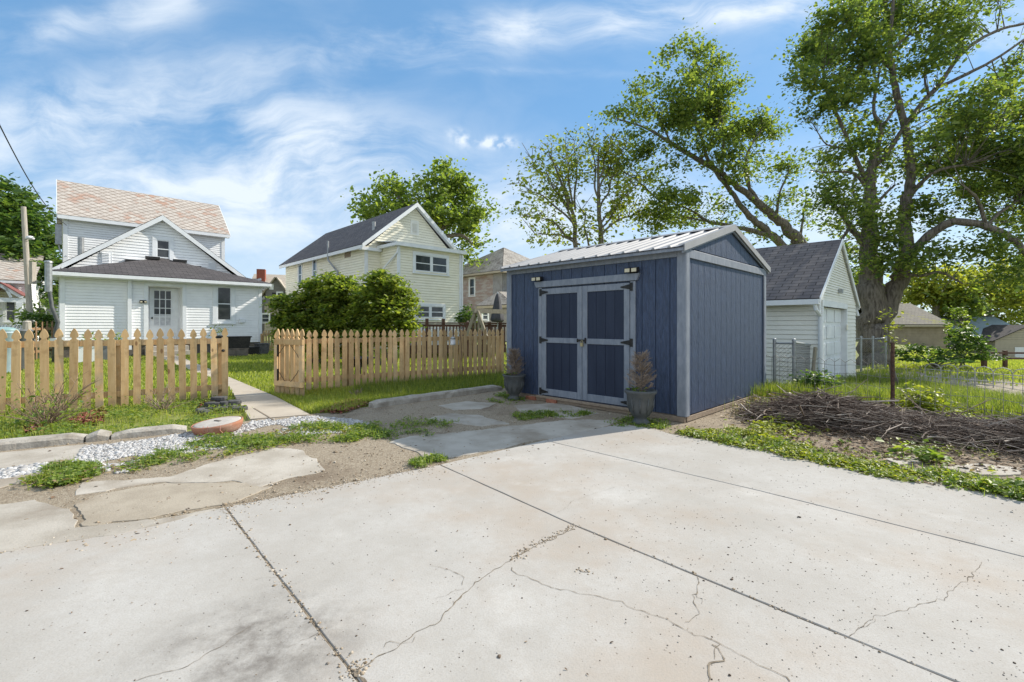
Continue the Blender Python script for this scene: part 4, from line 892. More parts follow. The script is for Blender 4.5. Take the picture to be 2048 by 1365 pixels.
# ------------------------------------------------------------------ cream two-storey house
YO = (-5.94*H, 18.6*H); yh = thing('cream_house', (*YO, 0), 'cream two-storey house with a grey shingle gable roof and paired white windows', 'house', R(45))
YG = Wall(YO, U, -V); YL = Wall(YO, V, -U); YW, YLn, YE, YA = 5.56, 10.7, 5.14, 7.42; Xo = (-4.515*H, 18.14*H); XW = Wall(Xo, U, -V); XWd, XD = 2.253*H*1.414, 1.6; XE = 4.95
mb = MB(); laps(mb, YG, 0, YW, 4.0, YE-.2, .13, .02, (YW/2, YA)); laps(mb, YG, 0, 1.0, .3, 4.0, .13, .02); laps(mb, YL, 0, YLn, .3, YE, .13, .02); laps(mb, XW, 0, XWd, .4, XE, .13, .02); laps(mb, Wall(Xo, V, -U), 0, XD, .4, XE, .13, .02)
laps(mb, Wall(xy(Xo, XWd, 0), V, U), 0, XD, .4, XE, .13, .02); laps(mb, Wall(xy(YO, YW, 0), V, U), 0, YLn, .3, YE, .13, .02)
hbox(YO, .03, YW-.03, .03, YLn, 0, YE-.1, mb); hbox(Xo, .03, XWd-.03, .03, XD, 0, XE-.1, mb); mb.build('wall', M['cream'], yh)
yo_ = .3; ysl = (YA-YE)/(YW/2); mb = MB()
for s in (0, 1):
    ea = -yo_ if s == 0 else YW+yo_; e0 = xy(YO, ea, -.3)+Z*(YE-yo_*ysl+.1); e1_ = xy(YO, ea, YLn+.3)+Z*(YE-yo_*ysl+.1); r0 = xy(YO, YW/2, -.3)+Z*(YA+.1); r1_ = xy(YO, YW/2, YLn+.3)+Z*(YA+.1); roofplane(mb, [e0, e1_, r1_, r0])
yr = mb.build('roof', M['asph2'], yh)
mb = MB()
for s in (0, 1):
    ea = -yo_ if s == 0 else YW+yo_; e = xy(YO, ea, -.3)+Z*(YE-yo_*ysl+.1); r = xy(YO, YW/2, -.3)+Z*(YA+.1); mb.prism([r+Z*.08, e+Z*.08, e-Z*.12, r-Z*.14], -V*.03); mb.prism([r-Z*.03, e-Z*.03, e-Z*.06, r-Z*.06], V*.3)
    zz = YE-yo_*ysl+.1; mb.box(xy(YO, ea, 0), U, V, -.02, .03, -.3, YLn+.3, zz-.14, zz+.05)
mb.box(xy(YO, -yo_, 0), U, V, 0, yo_, 0, YLn, YE-.17, YE-.14); mb.build('bargeboard', M['trimwhite'], yh)
XT = xy(Xo, 0, XD)
mb = MB(); mb.box(xy(Xo, 0, 0), U, V, -.22, XWd+.22, -.25, -.0, XE-.02, XE+.13); mb.box(xy(Xo, 0, 0), U, V, -.22, .0, .0, XD, XE-.02, XE+.13); mb.box(xy(YO, 0, 0), U, V, -.3, .75, -.25, .0, YE-.34, YE-.2)
roofplane(mb, [xy(Xo, -.22, -.25)+Z*(XE+.132), xy(Xo, XWd+.22, -.25)+Z*(XE+.132), xy(Xo, XWd+.22, XD)+Z*(XE+.36), xy(Xo, -.22, XD)+Z*(XE+.36)], .03); mb.build('porch_eave', M['trimwhite'], yh)
def yt(W, a0, a1, z0, z1, q=.045, nm='corner_trim'): return W.box(MB(), a0, a1, z0, z1, 0, q).build(nm, M['trimwhite'], yh)
yt(YG, -.03, .13, .3, YE-.3); yt(XW, -.03, .13, .4, XE-.03); yt(XW, XWd-.13, XWd+.03, .4, XE-.03)
def ywin(W, par, x0, y0, x1, y1, cols=1, trim=.12, **k):
    a0, z1 = W.sz((x0+x1)/2, y0)[0], W.sz((x0+x1)/2, y0)[1]; z0 = W.sz((x0+x1)/2, y1)[1]; a0, a1 = W.sz(x0)[0], W.sz(x1)[0]; a0, a1 = min(a0, a1), max(a0, a1)
    return window(W, par, a0, a1, z0, z1, trim, cols, **k)
ywin(XW, yh, 830, 513, 893, 545, 2, .14); ywin(XW, yh, 833, 613, 886, 636, 2, .13)
ywin(YL, yh, 598, 530, 604, 570, 1, .10); ywin(YL, yh, 627, 520, 633, 564, 1, .10)
a0, z1 = YL.sz(690, 497); a1, z0 = YL.sz(702, 514); YL.box(MB(), min(a0, a1), max(a0, a1), z0, z1, .0, .03).build('bare_patch', M['skid'], yh)
a, z = YG.sz(829, 456); mb = YG.box(MB(), a-.26, a+.26, z-.38, z+.38, 0, .03)
for i in range(7): zz = z-.26+i*.075; mb.face([YG.P(a-.14, zz, .075), YG.P(a+.14, zz, .075), YG.P(a+.14, zz+.06, .032), YG.P(a-.14, zz+.06, .032)])
mb.build('gable_vent', M['cream2'], yh)
mb = MB(); a = YL.sz(667)[0]; p = lambda a_, z_, q_: YL.P(a_, z_, q_)
z_t = YL.sz(667, 484)[1]; mb.tube([p(a, z_t, .3), p(a, z_t-1.0, .3), p(a-.7, z_t-1.7, .08), p(a-.75, z_t-3.2, .08)], .055, 8); mb.build('service_mast', M['galv'], yh)
mb = MB(); mb.tube([XW.P(.03, XE-.05, .09), XW.P(-.05, XE-.35, .04), XW.P(-.2, XE-.9, -.7), XW.P(-.55, 3.3, -1.3), XW.P(-.55, .4, -1.3)], .045, 8); mb.tube([XW.P(XWd+.02, XE-.05, .08), XW.P(XWd+.02, .5, .08)], .045, 8); mb.build('downspout', M['trimwhite'], yh)
for px_, py_ in ((728, 467),):
    pr = xy(YO, .95, .9)+Z*(YE+.6); mb = MB(); mb.tube([pr, pr+Z*.75], .09, 8); mb.build('vent_pipe', M['galv'], yr)

# ------------------------------------------------------------------ other houses
oc = D(1005, HY, 36.6); OO = (oc.x, oc.y); oh = thing('old_house', (*OO, 0), 'worn rose and grey sided house with a hipped grey slate roof behind the deck', 'house', R(45))
OL = Wall(OO, V, -U); OR_ = Wall(OO, U, -V)
mb = MB(); laps(mb, OL, 0, 8, 0, 5.5, .2, .02); hbox(OO, .04, 7.9, .04, 7.9, 0, 5.4, mb); mb.build('wall', M['oldsiding'], oh)
mb = MB(); laps(mb, OR_, 0, 8, 0, 5.5, .2, .02); OL.box(mb, 0, 1.1, 3.6, 5.3, .0, .03); mb.build('side_wall', M['oldgrey'], oh)
mb = MB(); q_ = .5; cs = [xy(OO, -q_, -q_)+Z*5.45, xy(OO, 8+q_, -q_)+Z*5.45, xy(OO, 8+q_, 8+q_)+Z*5.45, xy(OO, -q_, 8+q_)+Z*5.45]; ap = xy(OO, 4, 4)+Z*8.25
for i in range(4): roofplane(mb, [cs[i], cs[(i+1) % 4], ap])
mb.build('roof', M['slate2'], oh)
mb = MB(); mb.box(xy(OO, 0, 0), V, -U, -.5, 8.5, .45, .6, 5.3, 5.45); mb.box(xy(OO, 0, 0), U, -V, -.5, 8.5, .45, .6, 5.3, 5.45); mb.box(xy(OO, 0, 0), V, -U, -.45, 8.4, .0, .45, 5.32, 5.34); mb.build('fascia', M['tansiding'], oh)
ywin(OL, oh, 940, 558, 949, 591, 1, .14)
wo = xy(OO, 0, 0)-U*.0-V*3.4; wing = (wo.x-U.x*2.2, wo.y-U.y*2.2); hbox(wing, 0, 7, 0, 3.2, 0, 2.6).build('wing_wall', M['oldgrey'], oh)
mb = MB(); wc_ = [xy(wing, -.4, -.4)+Z*2.6, xy(wing, 7.4, -.4)+Z*2.6, xy(wing, 7.0, 3.2)+Z*3.75, xy(wing, 1.6, 3.2)+Z*3.75, xy(wing, -.4, 3.6)+Z*2.6]; roofplane(mb, [wc_[0], wc_[1], wc_[2], wc_[3]]); roofplane(mb, [wc_[4], wc_[0], wc_[3]]); mb.build('wing_roof', M['slate2'], oh)
mb = MB(); mb.box(xy(wing, 0, 0), U, V, -.4, 7.4, -.5, -.4, 2.42, 2.6); mb.box(xy(wing, 0, 0), V, -U, -.4, 3.4, .4, .5, 2.42, 2.6); mb.build('wing_fascia', M['tansiding'], oh)
ywin(Wall(wing, U, -V), oh, 965, 622, 975, 640, 1, .1); ywin(Wall(wing, V, -U), oh, 956, 622, 960, 640, 1, .1)
# grey house far between the cottage and the cream house
gc = D(576, HY, 50.); GO = (gc.x, gc.y); gh_ = thing('grey_house', (*GO, 0), 'small far grey house with black shutters and a red brick chimney', 'house', R(30))
gU = Vector((math.cos(R(20)), math.sin(R(20)), 0)); gV = Vector((-gU.y, gU.x, 0)); GW = Wall(GO, gU, -gV)
def gp_(px, py=HY): return GW.sz(px, py)
gx0 = gp_(500)[0]; gx1 = gp_(583)[0]; gb0 = gp_(531)[0]; gz_e = gp_(548, 583)[1]; gz_a = gp_(554, 556)[1]; gmid = gp_(552)[0]; gb1 = 2*gmid-gb0; zs = gp_(548, 608)[1]
mb = MB(); mb.box(Vector((*GO, 0)), gU, gV, gx0, gx1, 1.2, 8, -.2, gz_e-.02); laps(mb, Wall(GW.P(0, 0, -1.2), gU, -gV), gx0, gx1, zs, gz_e, .2, .02); laps(mb, GW, gb0, gb1, zs, gz_e, .2, .02, (gmid, gz_a)); mb.box(Vector((*GO, 0)), gU, gV, gb0+.03, gb1-.03, .03, 1.3, zs, gz_e); mb.build('wall', M['greyhouse'], gh_)
mb = MB(); laps(mb, GW, gb0-.1, gb1+.1, -.2, zs-.02, .2, .02); mb.box(Vector((*GO, 0)), gU, gV, gb0, gb1, .05, 1.25, -.2, zs-.01); mb.build('lower_wall', M['tansiding'], gh_)
mb = MB(); GWp = lambda a, z, q: GW.P(a, z, q)
for s in (0, 1):
    ea = gb0-.35 if s == 0 else gb1+.35; zz = gz_e-.35*(gz_a-gz_e)/(gb1-gmid); roofplane(mb, [GWp(ea, zz, .35), GWp(ea, zz, -5), GWp(gmid, gz_a, -5), GWp(gmid, gz_a, .35)], .12)
roofplane(mb, [GWp(gx0-.4, gz_e, -.8), GWp(gx1+.4, gz_e, -.8), GWp(gx1+.4, gz_a+.7, -4.8), GWp(gx0-.4, gz_a+.7, -4.8)], .12); roofplane(mb, [GWp(gx1+.4, gz_e, -8.4), GWp(gx0-.4, gz_e, -8.4), GWp(gx0-.4, gz_a+.7, -4.8), GWp(gx1+.4, gz_a+.7, -4.8)], .12)
gr = mb.build('roof', M['paleroof'], gh_)
a = gp_(505)[0]; zt = gp_(505, 538)[1]-.0; mb = MB(); mb.box(GW.P(a+.35, 0, -3.2), gU, gV, -.42, .42, -.4, .4, gz_e, zt+.3); mb.build('chimney', M['chimney'], gr)
for x0, y0, x1, y1 in ((521, 585, 527, 597), (555, 586, 564, 598), (524, 629, 538, 645)):
    W_ = GW if x0 > 530 or y0 > 600 else Wall(GW.P(0, 0, -1.2), gU, -gV)
    f = ywin(W_, gh_, x0, y0, x1, y1, 1, .12)
    for sx in (-1, 1):
        a0 = W_.sz(x0 if sx < 0 else x1)[0]; z1_ = W_.sz(x0, y0)[1]; z0_ = W_.sz(x0, y1)[1]; W_.box(MB(), min(a0+sx*.16, a0+sx*.52), max(a0+sx*.16, a0+sx*.52), z0_, z1_, .0, .06).build('shutter', M['shutter'], f)
a, z = gp_(543, 574); GW.box(MB(), a-.2, a+.2, z-.3, z+.3, 0, .05).build('gable_vent', M['trimwhite'], gh_)
# neighbour at the left edge
nc = D(56, HY, 27.); NO = (nc.x, nc.y); nu = Vector((math.cos(R(38)), math.sin(R(38)), 0)); nv = Vector((-nu.y, nu.x, 0)); nh = thing('neighbour_house', (*NO, 0), 'white house at the left edge with slate roof and a red-edged porch gable', 'house', R(38))
NW = Wall(NO, -nu, -nv); ze = NW.sz(40, 560)[1]; zr = ze+1.75
mb = MB(); laps(mb, NW, 0, 8, .2, ze, .13, .02); mb.box(Vector((*NO, 0)), -nu, nv, .03, 8, .03, 6, -.2, ze-.03); laps(mb, Wall(NO, nv, nu), 0, 6, .2, ze, .13, .02, (3, zr)); mb.build('wall', M['white'], nh)
mb = MB(); roofplane(mb, [NW.P(8.2, ze-.1, .35), NW.P(-.3, ze-.1, .35), NW.P(-.3, zr, -3), NW.P(8.2, zr, -3)]); roofplane(mb, [NW.P(-.3, ze-.1, -6.35), NW.P(8.2, ze-.1, -6.35), NW.P(8.2, zr, -3), NW.P(-.3, zr, -3)]); mb.build('roof', M['slate'], nh)
mb = MB(); NW.box(mb, -.3, 8.2, ze-.24, ze-.1, .33, .4); NW.box(mb, -.03, .12, .2, ze-.25, 0, .04); mb.build('fascia', M['trimwhite'], nh)
ywin(NW, nh, 12, 602, 31, 642, 1, .12); ywin(NW, nh, 6, 566, 17, 582, 1, .10)
PW = Wall(NW.P(0, 0, 2.2), -nu, -nv); pz = PW.sz(20, 592)[1]; pa0 = PW.sz(46)[0]; pam = PW.sz(0)[0]; pzt = PW.sz(0, 566)[1]; pa1 = 2*pam-pa0
mb = MB()
for a in (pa0, pa1): roofplane(mb, [PW.P(a, pz, .2), PW.P(a, pz, -2.2), PW.P(pam, pzt, -2.2), PW.P(pam, pzt, .2)], .05)
mb.build('porch_roof', M['redroof'], nh)
mb = MB(); mb.bar(PW.P(pa0, pz-.1, .1), PW.P(pam, pzt-.12, .1), .06, .16); mb.bar(PW.P(pa1, pz-.1, .1), PW.P(pam, pzt-.12, .1), .06, .16); PW.box(mb, pa0-.1, pa1+.1, pz-.35, pz-.12, -.05, .1); mb.bar(PW.P((pa0+pam)/2, pz-.1, .1), PW.P(pam-.2, pz+.5, .1), .06, .12); PW.box(mb, pa0+.0, pa0+.25, 0, pz-.35, -.1, .12); PW.box(mb, pa1-.25, pa1, 0, pz-.35, -.1, .12); mb.build('porch_frame', M['trimwhite'], nh)
tnc = D(112, HY, 42.); tw_ = thing('far_house', (tnc.x, tnc.y, 0), 'far pale house half hidden beside the white cottage, with a grey roof', 'house', R(30)); TWl = Wall((tnc.x, tnc.y), gU, -gV)
z_e = TWl.sz(112, 606)[1]; z_r = TWl.sz(112, 580)[1]; mb = MB(); laps(mb, TWl, -2.2, 3, 0, z_e, .2, .02); mb.box(Vector((tnc.x, tnc.y, 0)), gU, gV, -2.2, 3, .03, 5, 0, z_e-.02); mb.build('wall', M['oldgrey'], tw_)
mb = MB(); roofplane(mb, [TWl.P(-2.5, z_e, .3), TWl.P(3.2, z_e, .3), TWl.P(3.2, z_r+.6, -2.5), TWl.P(-2.5, z_r+.6, -2.5)]); mb.build('roof', M['asph2'], tw_); ywin(TWl, tw_, 116, 614, 121, 626, 1, .08)

# ------------------------------------------------------------------ white garage behind the shed
gs_ = 1.2; GRo = (5.46*H, 8.2*H); gar = thing('white_garage', (*GRo, -.2), 'small white sided garage with dark shingle roof and a panelled white door', 'garage', R(45))
GF = Wall(GRo, U, -V); GS = Wall(GRo, V, -U); gw = 2.6*H*1.414; ge, gap_ = 1.50*H, 2.68*H; g_l = 5.2
a_d0, a_d1 = GF.sz(1643)[0], GF.sz(1690)[0]; zdt = GF.sz(1660, 615)[1]; zlo = -.35
mb = MB(); laps(mb, GF, 0, a_d0, zlo, ge-.05, .1, .016); laps(mb, GF, a_d1, gw, zlo, ge-.05, .1, .016); laps(mb, GF, 0, gw, ge-.06, ge+.08, .14, .016); laps(mb, GF, 0, gw, ge-.06, ge-.0, .14, .016, (gw/2, gap_)); laps(mb, GF, a_d0, a_d1, zdt, ge, .1, .016)
laps(mb, GS, 0, g_l, zlo, ge, .1, .016); hbox(GRo, .03, gw-.03, .5, g_l, zlo, ge-.03, mb); hbox(GRo, .02, a_d0, .02, .5, zlo, ge-.03, mb); hbox(GRo, a_d1, gw-.02, .02, .5, zlo, ge-.03, mb); laps(mb, Wall(xy(GRo, gw, 0), V, U), 0, g_l, zlo, ge, .1, .016); mb.build('wall', M['cream2'], gar)
gsl = (gap_-ge)/(gw/2); mb = MB()
for s in (0, 1):
    ea = -.2 if s == 0 else gw+.2; zz = ge-.2*gsl+.06; roofplane(mb, [xy(GRo, ea, -.06)+Z*zz, xy(GRo, ea, g_l+.1)+Z*zz, xy(GRo, gw/2, g_l+.1)+Z*(gap_+.06), xy(GRo, gw/2, -.06)+Z*(gap_+.06)], .04)
mb.build('roof', M['asph2'], gar)
mb = MB()
for s in (0, 1):
    ea = -.2 if s == 0 else gw+.2; e = xy(GRo, ea, -.06)+Z*(ge-.2*gsl+.06); r = xy(GRo, gw/2, -.06)+Z*(gap_+.06); mb.prism([r+Z*.045, e+Z*.045, e-Z*.07, r-Z*.08], -V*.02); mb.prism([r, e, e-Z*.02, r-Z*.02], V*.06)
mb.build('bargeboard', M['trimwhite'], gar)
mb = MB(); mb.box(xy(GRo, 0, 0), V, -U, -.06, g_l, .18, .28, ge-.17, ge-.06); mb.tube([GF.P(-.23, ge-.14, -.02), GF.P(-.2, ge-.28, .0), GF.P(-.05, ge-.42, .05), GF.P(-.05, zlo+.1, .05)], .04, 8); mb.box(xy(GRo, gw, 0), V, U, -.06, g_l, .18, .28, ge-.17, ge-.06); mb.tube([GF.P(gw+.22, ge-.14, -.02), GF.P(gw+.2, ge-.35, .03)], .04, 8); mb.build('gutter', M['trimwhite'], gar)
mb = MB(); GF.box(mb, -.02, .10, zlo, ge-.1, 0, .03); GF.box(mb, a_d0-.10, a_d0, zlo, zdt, .0, .04); GF.box(mb, a_d1, a_d1+.10, zlo, zdt, .0, .04); GF.box(mb, a_d0-.1, a_d1+.1, zdt+.001, zdt+.13, 0, .042); GF.box(mb, a_d1-.01, a_d1+.01, zlo, zdt, -.09, -.001); mb.build('door_trim', M['trimwhite'], gar)
mb = GF.box(MB(), a_d0, a_d1, zlo, zdt, -.13, -.09); nr = 5
for r_ in range(nr):
    for c in range(3):
        b0 = a_d0+(a_d1-a_d0)*(c+.08)/3; b1 = a_d0+(a_d1-a_d0)*(c+.92)/3; zz0 = zlo+(zdt-zlo)*(r_+.12)/nr; zz1 = zlo+(zdt-zlo)*(r_+.88)/nr; GF.box(mb, b0, b1, zz0, zz1, -.09, -.075)
mb.build('garage_door', M['trimwhite'], gar, bevel=.006)
a, z = GF.sz(1676, 583); GF.box(MB(), a-.06, a+.06, z-.05, z+.05, .01, .1).build('light_fixture', M['galv'], gar); a, z = GF.sz(1690, 655); GF.box(MB(), a-.05, a+.05, z-.07, z+.07, .041, .06).build('notice', M['cream'], gar)

# tan garage and the blue-roofed one far right
def far_garage(name, cx, py_g, y, u_, wlen, wdep, eave, ridge, wallm, roofm, label, door=None, gable=M['cream2']):
    c = D(cx, HY, y); zg = H+(HY-py_g)/F*y; t_ = thing(name, (c.x, c.y, zg), label, 'garage', 0.); v_ = Vector((-u_.y, u_.x, 0)); W1 = Wall((c.x, c.y), -u_, -v_); W2 = Wall((c.x, c.y), v_, u_)
    mb = MB(); laps(mb, W1, 0, wlen, zg-.5, eave, .2, .01); mb.box(Vector((c.x, c.y, 0)), -u_, v_, .03, wlen, .03, wdep, zg-.5, eave-.02); mb.build('wall', wallm, t_)
    mb = MB(); laps(mb, W2, 0, wdep, zg-.5, eave, .2, .01, (wdep/2, ridge)); mb.build('gable_wall', gable, t_)
    mb = MB(); s = (ridge-eave)/(wdep/2)*.25; roofplane(mb, [W1.P(wlen, eave-s, .25), W1.P(-.2, eave-s, .25), W1.P(-.2, ridge, -wdep/2), W1.P(wlen, ridge, -wdep/2)], .06); roofplane(mb, [W1.P(-.2, eave-s, -wdep-.25), W1.P(wlen, eave-s, -wdep-.25), W1.P(wlen, ridge, -wdep/2), W1.P(-.2, ridge, -wdep/2)], .06); mb.build('roof', roofm, t_)
    mb = MB(); W1.box(mb, -.2, wlen, eave-s-.13, eave-s, .22, .3); W2.box(mb, -.05, .15, zg-.5, eave-.05, .0, .05); mb.build('fascia', M['tansiding'], t_)
    if door: W2.box(MB(), door[0], door[1], zg-.5, door[2], -.02, .03).build('door', door[3], t_)
    return t_
tu = Vector((math.cos(R(8)), math.sin(R(8)), 0))
far_garage('tan_garage', 1893, 692, 36., tu, 5.4, 6., H+.12, H+1.75, M['tanwall'], M['asph3'], 'tan block garage with a mossy grey roof behind the big maple', (1.0, 5.0, .95, M['foundation']))
far_garage('blue_roof_garage', 2075, 719, 42., tu, 7., 7., H-1.35, H+.75, M['greyhouse'], M['blueroof'], 'far garage with a pale blue metal roof at the right edge')
bc = D(1990, HY, 40.); bz = H+(HY-719)/F*40; t_ = thing('small_garage', (bc.x, bc.y, bz), 'far tan garage front with a white door at the right edge', 'garage'); bW = Wall((bc.x, bc.y), Vector((1, 0, 0)), Vector((0, -1, 0)))
mb = MB(); laps(mb, bW, 0, 5.2, bz-.5, H-1.3, .2, .01, (2.9, H-.1)); mb.box(Vector((bc.x, bc.y, 0)), Vector((1, 0, 0)), Vector((0, 1, 0)), .02, 5.2, .03, 3, bz-.5, H-1.32); mb.build('wall', M['tansiding'], t_); bW.box(MB(), 1.7, 4.2, bz-.5, H-1.95, 0, .05).build('door', M['trimwhite'], t_)
mb = MB(); roofplane(mb, [bW.P(-.4, H-1.45, .2), bW.P(-.4, H-1.45, -3), bW.P(2.9, H-.05, -3), bW.P(2.9, H-.05, .2)]); roofplane(mb, [bW.P(5.9, H-1.45, .2), bW.P(5.9, H-1.45, -3), bW.P(2.9, H-.05, -3), bW.P(2.9, H-.05, .2)]); mb.build('roof', M['asph'], t_)
# ------------------------------------------------------------------ yard things
# deck railing behind the right fence
dk = thing('deck_railing', D(832, HY, 16.), 'dark stained deck railing with square balusters behind the picket fence', 'railing')
da, db_ = D(815, HY, 16.4), D(1012, HY, 17.4); dd = (db_-da).normalized(); dl = (db_-da).length; da.z = 0
mb = MB(); mb.bar(da+Z*1.27, da+dd*dl+Z*1.25, .14, .05); mb.bar(da+Z*1.18, da+dd*dl+Z*1.16, .05, .09); mb.bar(da+Z*.42, da+dd*dl+Z*.42, .05, .09); mb.build('top_rail', M['deck'], dk)
for px_ in (818, 852, 884, 932, 977, 1000):
    s = (D(px_, HY, 16.6)-Vector((da.x, da.y, H))).length if 0 else (px_-815)/197*dl; mb = MB(); mb.box(da+dd*s, dd, Vector((-dd.y, dd.x, 0)), -.055, .055, -.055, .055, 0, 1.42 if px_ < 900 else 1.3); mb.build('post', M['deck'], dk)
for k in range(30):
    mb = MB(); mb.box(da+dd*(dl*(k+.5)/30), dd, Vector((-dd.y, dd.x, 0)), -.022, .022, -.022, .022, .42, 1.16); mb.build('baluster', M['deck'], dk)
mb = MB(); nd = Vector((-dd.y, dd.x, 0)); mb.box(da, dd, nd, 0, dl, .08, 2.4, .30, .36); mb.box(da, dd, nd, 0, dl, .0, .05, .16, .37); mb.build('deck_floor', M['deck'], dk)
# lattice skirt seen through the balusters
lt_ = thing('lattice_screen', da+dd*.5+nd*2.6, 'white lattice screen behind the dark deck railing', 'lattice'); mb = MB(); lo = da+nd*2.6
for k in range(24):
    p = lo+dd*(.3+k*.11); mb.bar(p+Z*.25, p+dd*.0+Z*1.1, .035, .012, nd)
for k in range(8): mb.bar(lo+dd*.28+Z*(.28+k*.11)-nd*.013, lo+dd*2.9+Z*(.28+k*.11)-nd*.013, .035, .012, nd)
mb.build('slats', M['trimwhite'], lt_)
# swing frame
sb = D(953, HY, 14.); sb.z = 0; sf = thing('swing_frame', sb, 'silvered timber A-frame swing set between deck and fence', 'swing set'); su = Vector((.80, .60, 0)); sn = Vector((-su.y, su.x, 0)); top = sb+Z*1.62
mb = MB(); mb.bar(top-su*.1+Z*.0, top+su*2.6, .10, .13); mb.build('beam', M['greywood'], sf)
for o in (0., 2.5):
    for s in (-1, 1): mb = MB(); mb.bar(top+su*o+Vector((.03*s, 0, .0)), sb+su*o+Vector((.62*s, s*-.25, -.02)), .07, .09); mb.build('leg', M['greywood'], sf)
    for s in (-1, 1): mb = MB(); mb.bar(top+su*o+Vector((.05*s, .12, -.04)), sb+su*o+Vector((.06*s, .16, -.02)), .05, .05); mb.build('upright', M['greywood'], sf)
# closed parasol
ub = D(995, HY, 16.9); ub.z = .36; um = thing('parasol', ub, 'closed charcoal parasol standing on the deck behind the swing frame', 'parasol')
mb = MB(); mb.tube([ub, ub+Z*2.0], .02, 8); mb.build('pole', M['galv'], um)
mb = MB(); c = ub+Z*0; pr = [(.0, .93), (.17, .95), (.215, 1.02), (.20, 1.12), (.16, 1.35), (.12, 1.6), (.075, 1.85), (.03, 1.98), (0, 2.0)]
mb.lathe(c, pr, 16)
for i, p in enumerate(mb.v):
    a = math.atan2(p.y-c.y, p.x-c.x); k = 1+.22*math.cos(a*6); p.x = c.x+(p.x-c.x)*k; p.y = c.y+(p.y-c.y)*k
mb.build('canopy', M['umbrella'], um, True); mb = MB(); mb.lathe(ub+Z*1.97, [(0, 0), (.035, 0), (.03, .05), (0, .09)], 10); mb.build('finial', M['galv'], um)
mb = MB(); mb.lathe(ub, [(0, 0), (.26, 0), (.26, .05), (.06, .08), (0, .08)], 20); mb.build('base', M['black'], um)
# bird feeder on a hook
hp = G(927, 766); hk = thing('shepherd_hook', hp, 'thin rusty shepherd hook stuck in the grass in front of the right fence', 'garden hook'); tp = Vector((hp.x-.07, hp.y, 1.10))
pts = [hp-Z*.02, hp+Z*.5+Vector((-.03, 0, 0)), tp, tp+Vector((-.03, 0, .06)), tp+Vector((-.10, 0, .07)), tp+Vector((-.155, 0, .0)), tp+Vector((-.15, 0, -.05))]
mb = MB(); mb.tube(pts, .006, 6); mb.build('hook_rod', M['rust'], hk)
fp = tp+Vector((-.15, 0, -.32)); fd = thing('bird_feeder', fp, 'small white bird feeder hanging from the garden hook', 'bird feeder'); mb = MB(); mb.lathe(fp, [(0, 0), (.052, 0), (.058, .02), (.05, .03), (.05, .12), (.03, .13), (0, .13)], 18); mb.build('tank', M['feeder'], fd, True)
mb = MB(); mb.lathe(fp+Z*.131, [(0, 0), (.064, 0), (.03, .035), (0, .045)], 18); mb.tube([fp+Z*.17, fp+Z*.27], .003, 5); mb.build('lid', M['galv'], fd, True)
# fire bowl behind fence
fb = D(716, HY, 10.6); fb.z = 0; fbw = thing('fire_bowl', fb, 'dark round fire bowl on legs on the lawn behind the right fence', 'fire pit'); mb = MB(); mb.lathe(fb, [(0, .22), (.15, .24), (.28, .32), (.34, .42), (.40, .43), (.40, .445), (.33, .44), (.26, .36), (0, .28)], 24); bw_ = mb.build('bowl', M['black'], fbw, True)
for k in range(4):
    an = k*math.pi/2+.5; mb = MB(); mb.tube([fb+Vector((math.cos(an)*.3, math.sin(an)*.3, .36)), fb+Vector((math.cos(an)*.36, math.sin(an)*.36, -.02))], .018, 6); mb.build('leg', M['black'], fbw)
# planters and tubs along the cottage wall
def tub(name, px, py0, py1, wpx, y, mat, label, cat, rz=45, taper=.85, plant=False, zb=0.):
    c = D(px, HY, y); c.z = zb; w2 = wpx/F*y/2; hh = (py1-py0)/F*y; t_ = thing(name, c, label, cat, R(rz)); a, b = Vector((math.cos(R(rz)), math.sin(R(rz)), 0)), Vector((-math.sin(R(rz)), math.cos(R(rz)), 0)); mb = MB()
    q = lambda k, z, f: [c+a*(k*w2)*sx*f+b*(.22*sy*f)+Z*z for sx, sy in ((-1, -1), (1, -1), (1, 1), (-1, 1))]
    mb.hexa(q(taper, 0, 1)+q(1., hh, 1)); mb.hexa(q(1.06, hh, 1.02)+q(1.06, hh+.04, 1.02)); mb.build('tub_body', mat, t_, bevel=.01)
    if plant:
        p_ = rng.normal(0, 1, (130, 3))*np.array([w2*.6, .13, .13])+np.array([c.x, c.y, c.z+hh+.14]); leaves('plant', p_, .07, M['weed'], t_)
    return t_, hh
tub('timber_stand', 471, 690, 704, 40, 17.6, M['foundation'], 'dark timber stand under the long black planter by the cottage', 'stand', 45, 1.)
tub('planter_box', 471, 667, 689, 50, 17.6, M['black'], 'long black planter box raised on a stand against the cottage', 'planter', 45, .85, False, .30)
tub('crate', 501, 690, 704, 26, 18.4, M['black'], 'low black crate by the right corner of the cottage', 'crate', 45, 1.)
tub('grey_tub', 524, 683, 703, 22, 18.8, M['paver'], 'grey square tub standing at the right corner of the cottage', 'tub', 45, .8)
tub('trough', 226, 672, 703, 44, 15.9, M['greybin'], 'dark grey trough planter left of the cottage door with trailing plants', 'planter', 45, .9, True)
tub('trough', 176, 674, 705, 38, 14.9, M['trimwhite'], 'white trough planter with small plants near the cottage left corner', 'planter', 45, .9, True)
pb_ = D(437, HY, 17.0); pb_.z = .0; t_ = thing('flower_pot', pb_, 'round black flower pot with pale flowers on a post by the cottage window', 'flower pot'); mb = MB(); mb.tube([pb_, pb_+Z*.62], .03, 8); mb.build('pedestal', M['black'], t_); mb = MB(); mb.lathe(pb_+Z*.6, [(0, 0), (.09, .02), (.13, .12), (.14, .2), (.12, .2), (0, .18)], 18); mb.build('pot', M['black'], t_, True)
p_ = rng.normal(0, 1, (110, 3))*np.array([.16, .14, .12])+np.array([pb_.x, pb_.y, .98]); leaves('flowers', p_, .06, M['leaf_sparse'], t_)
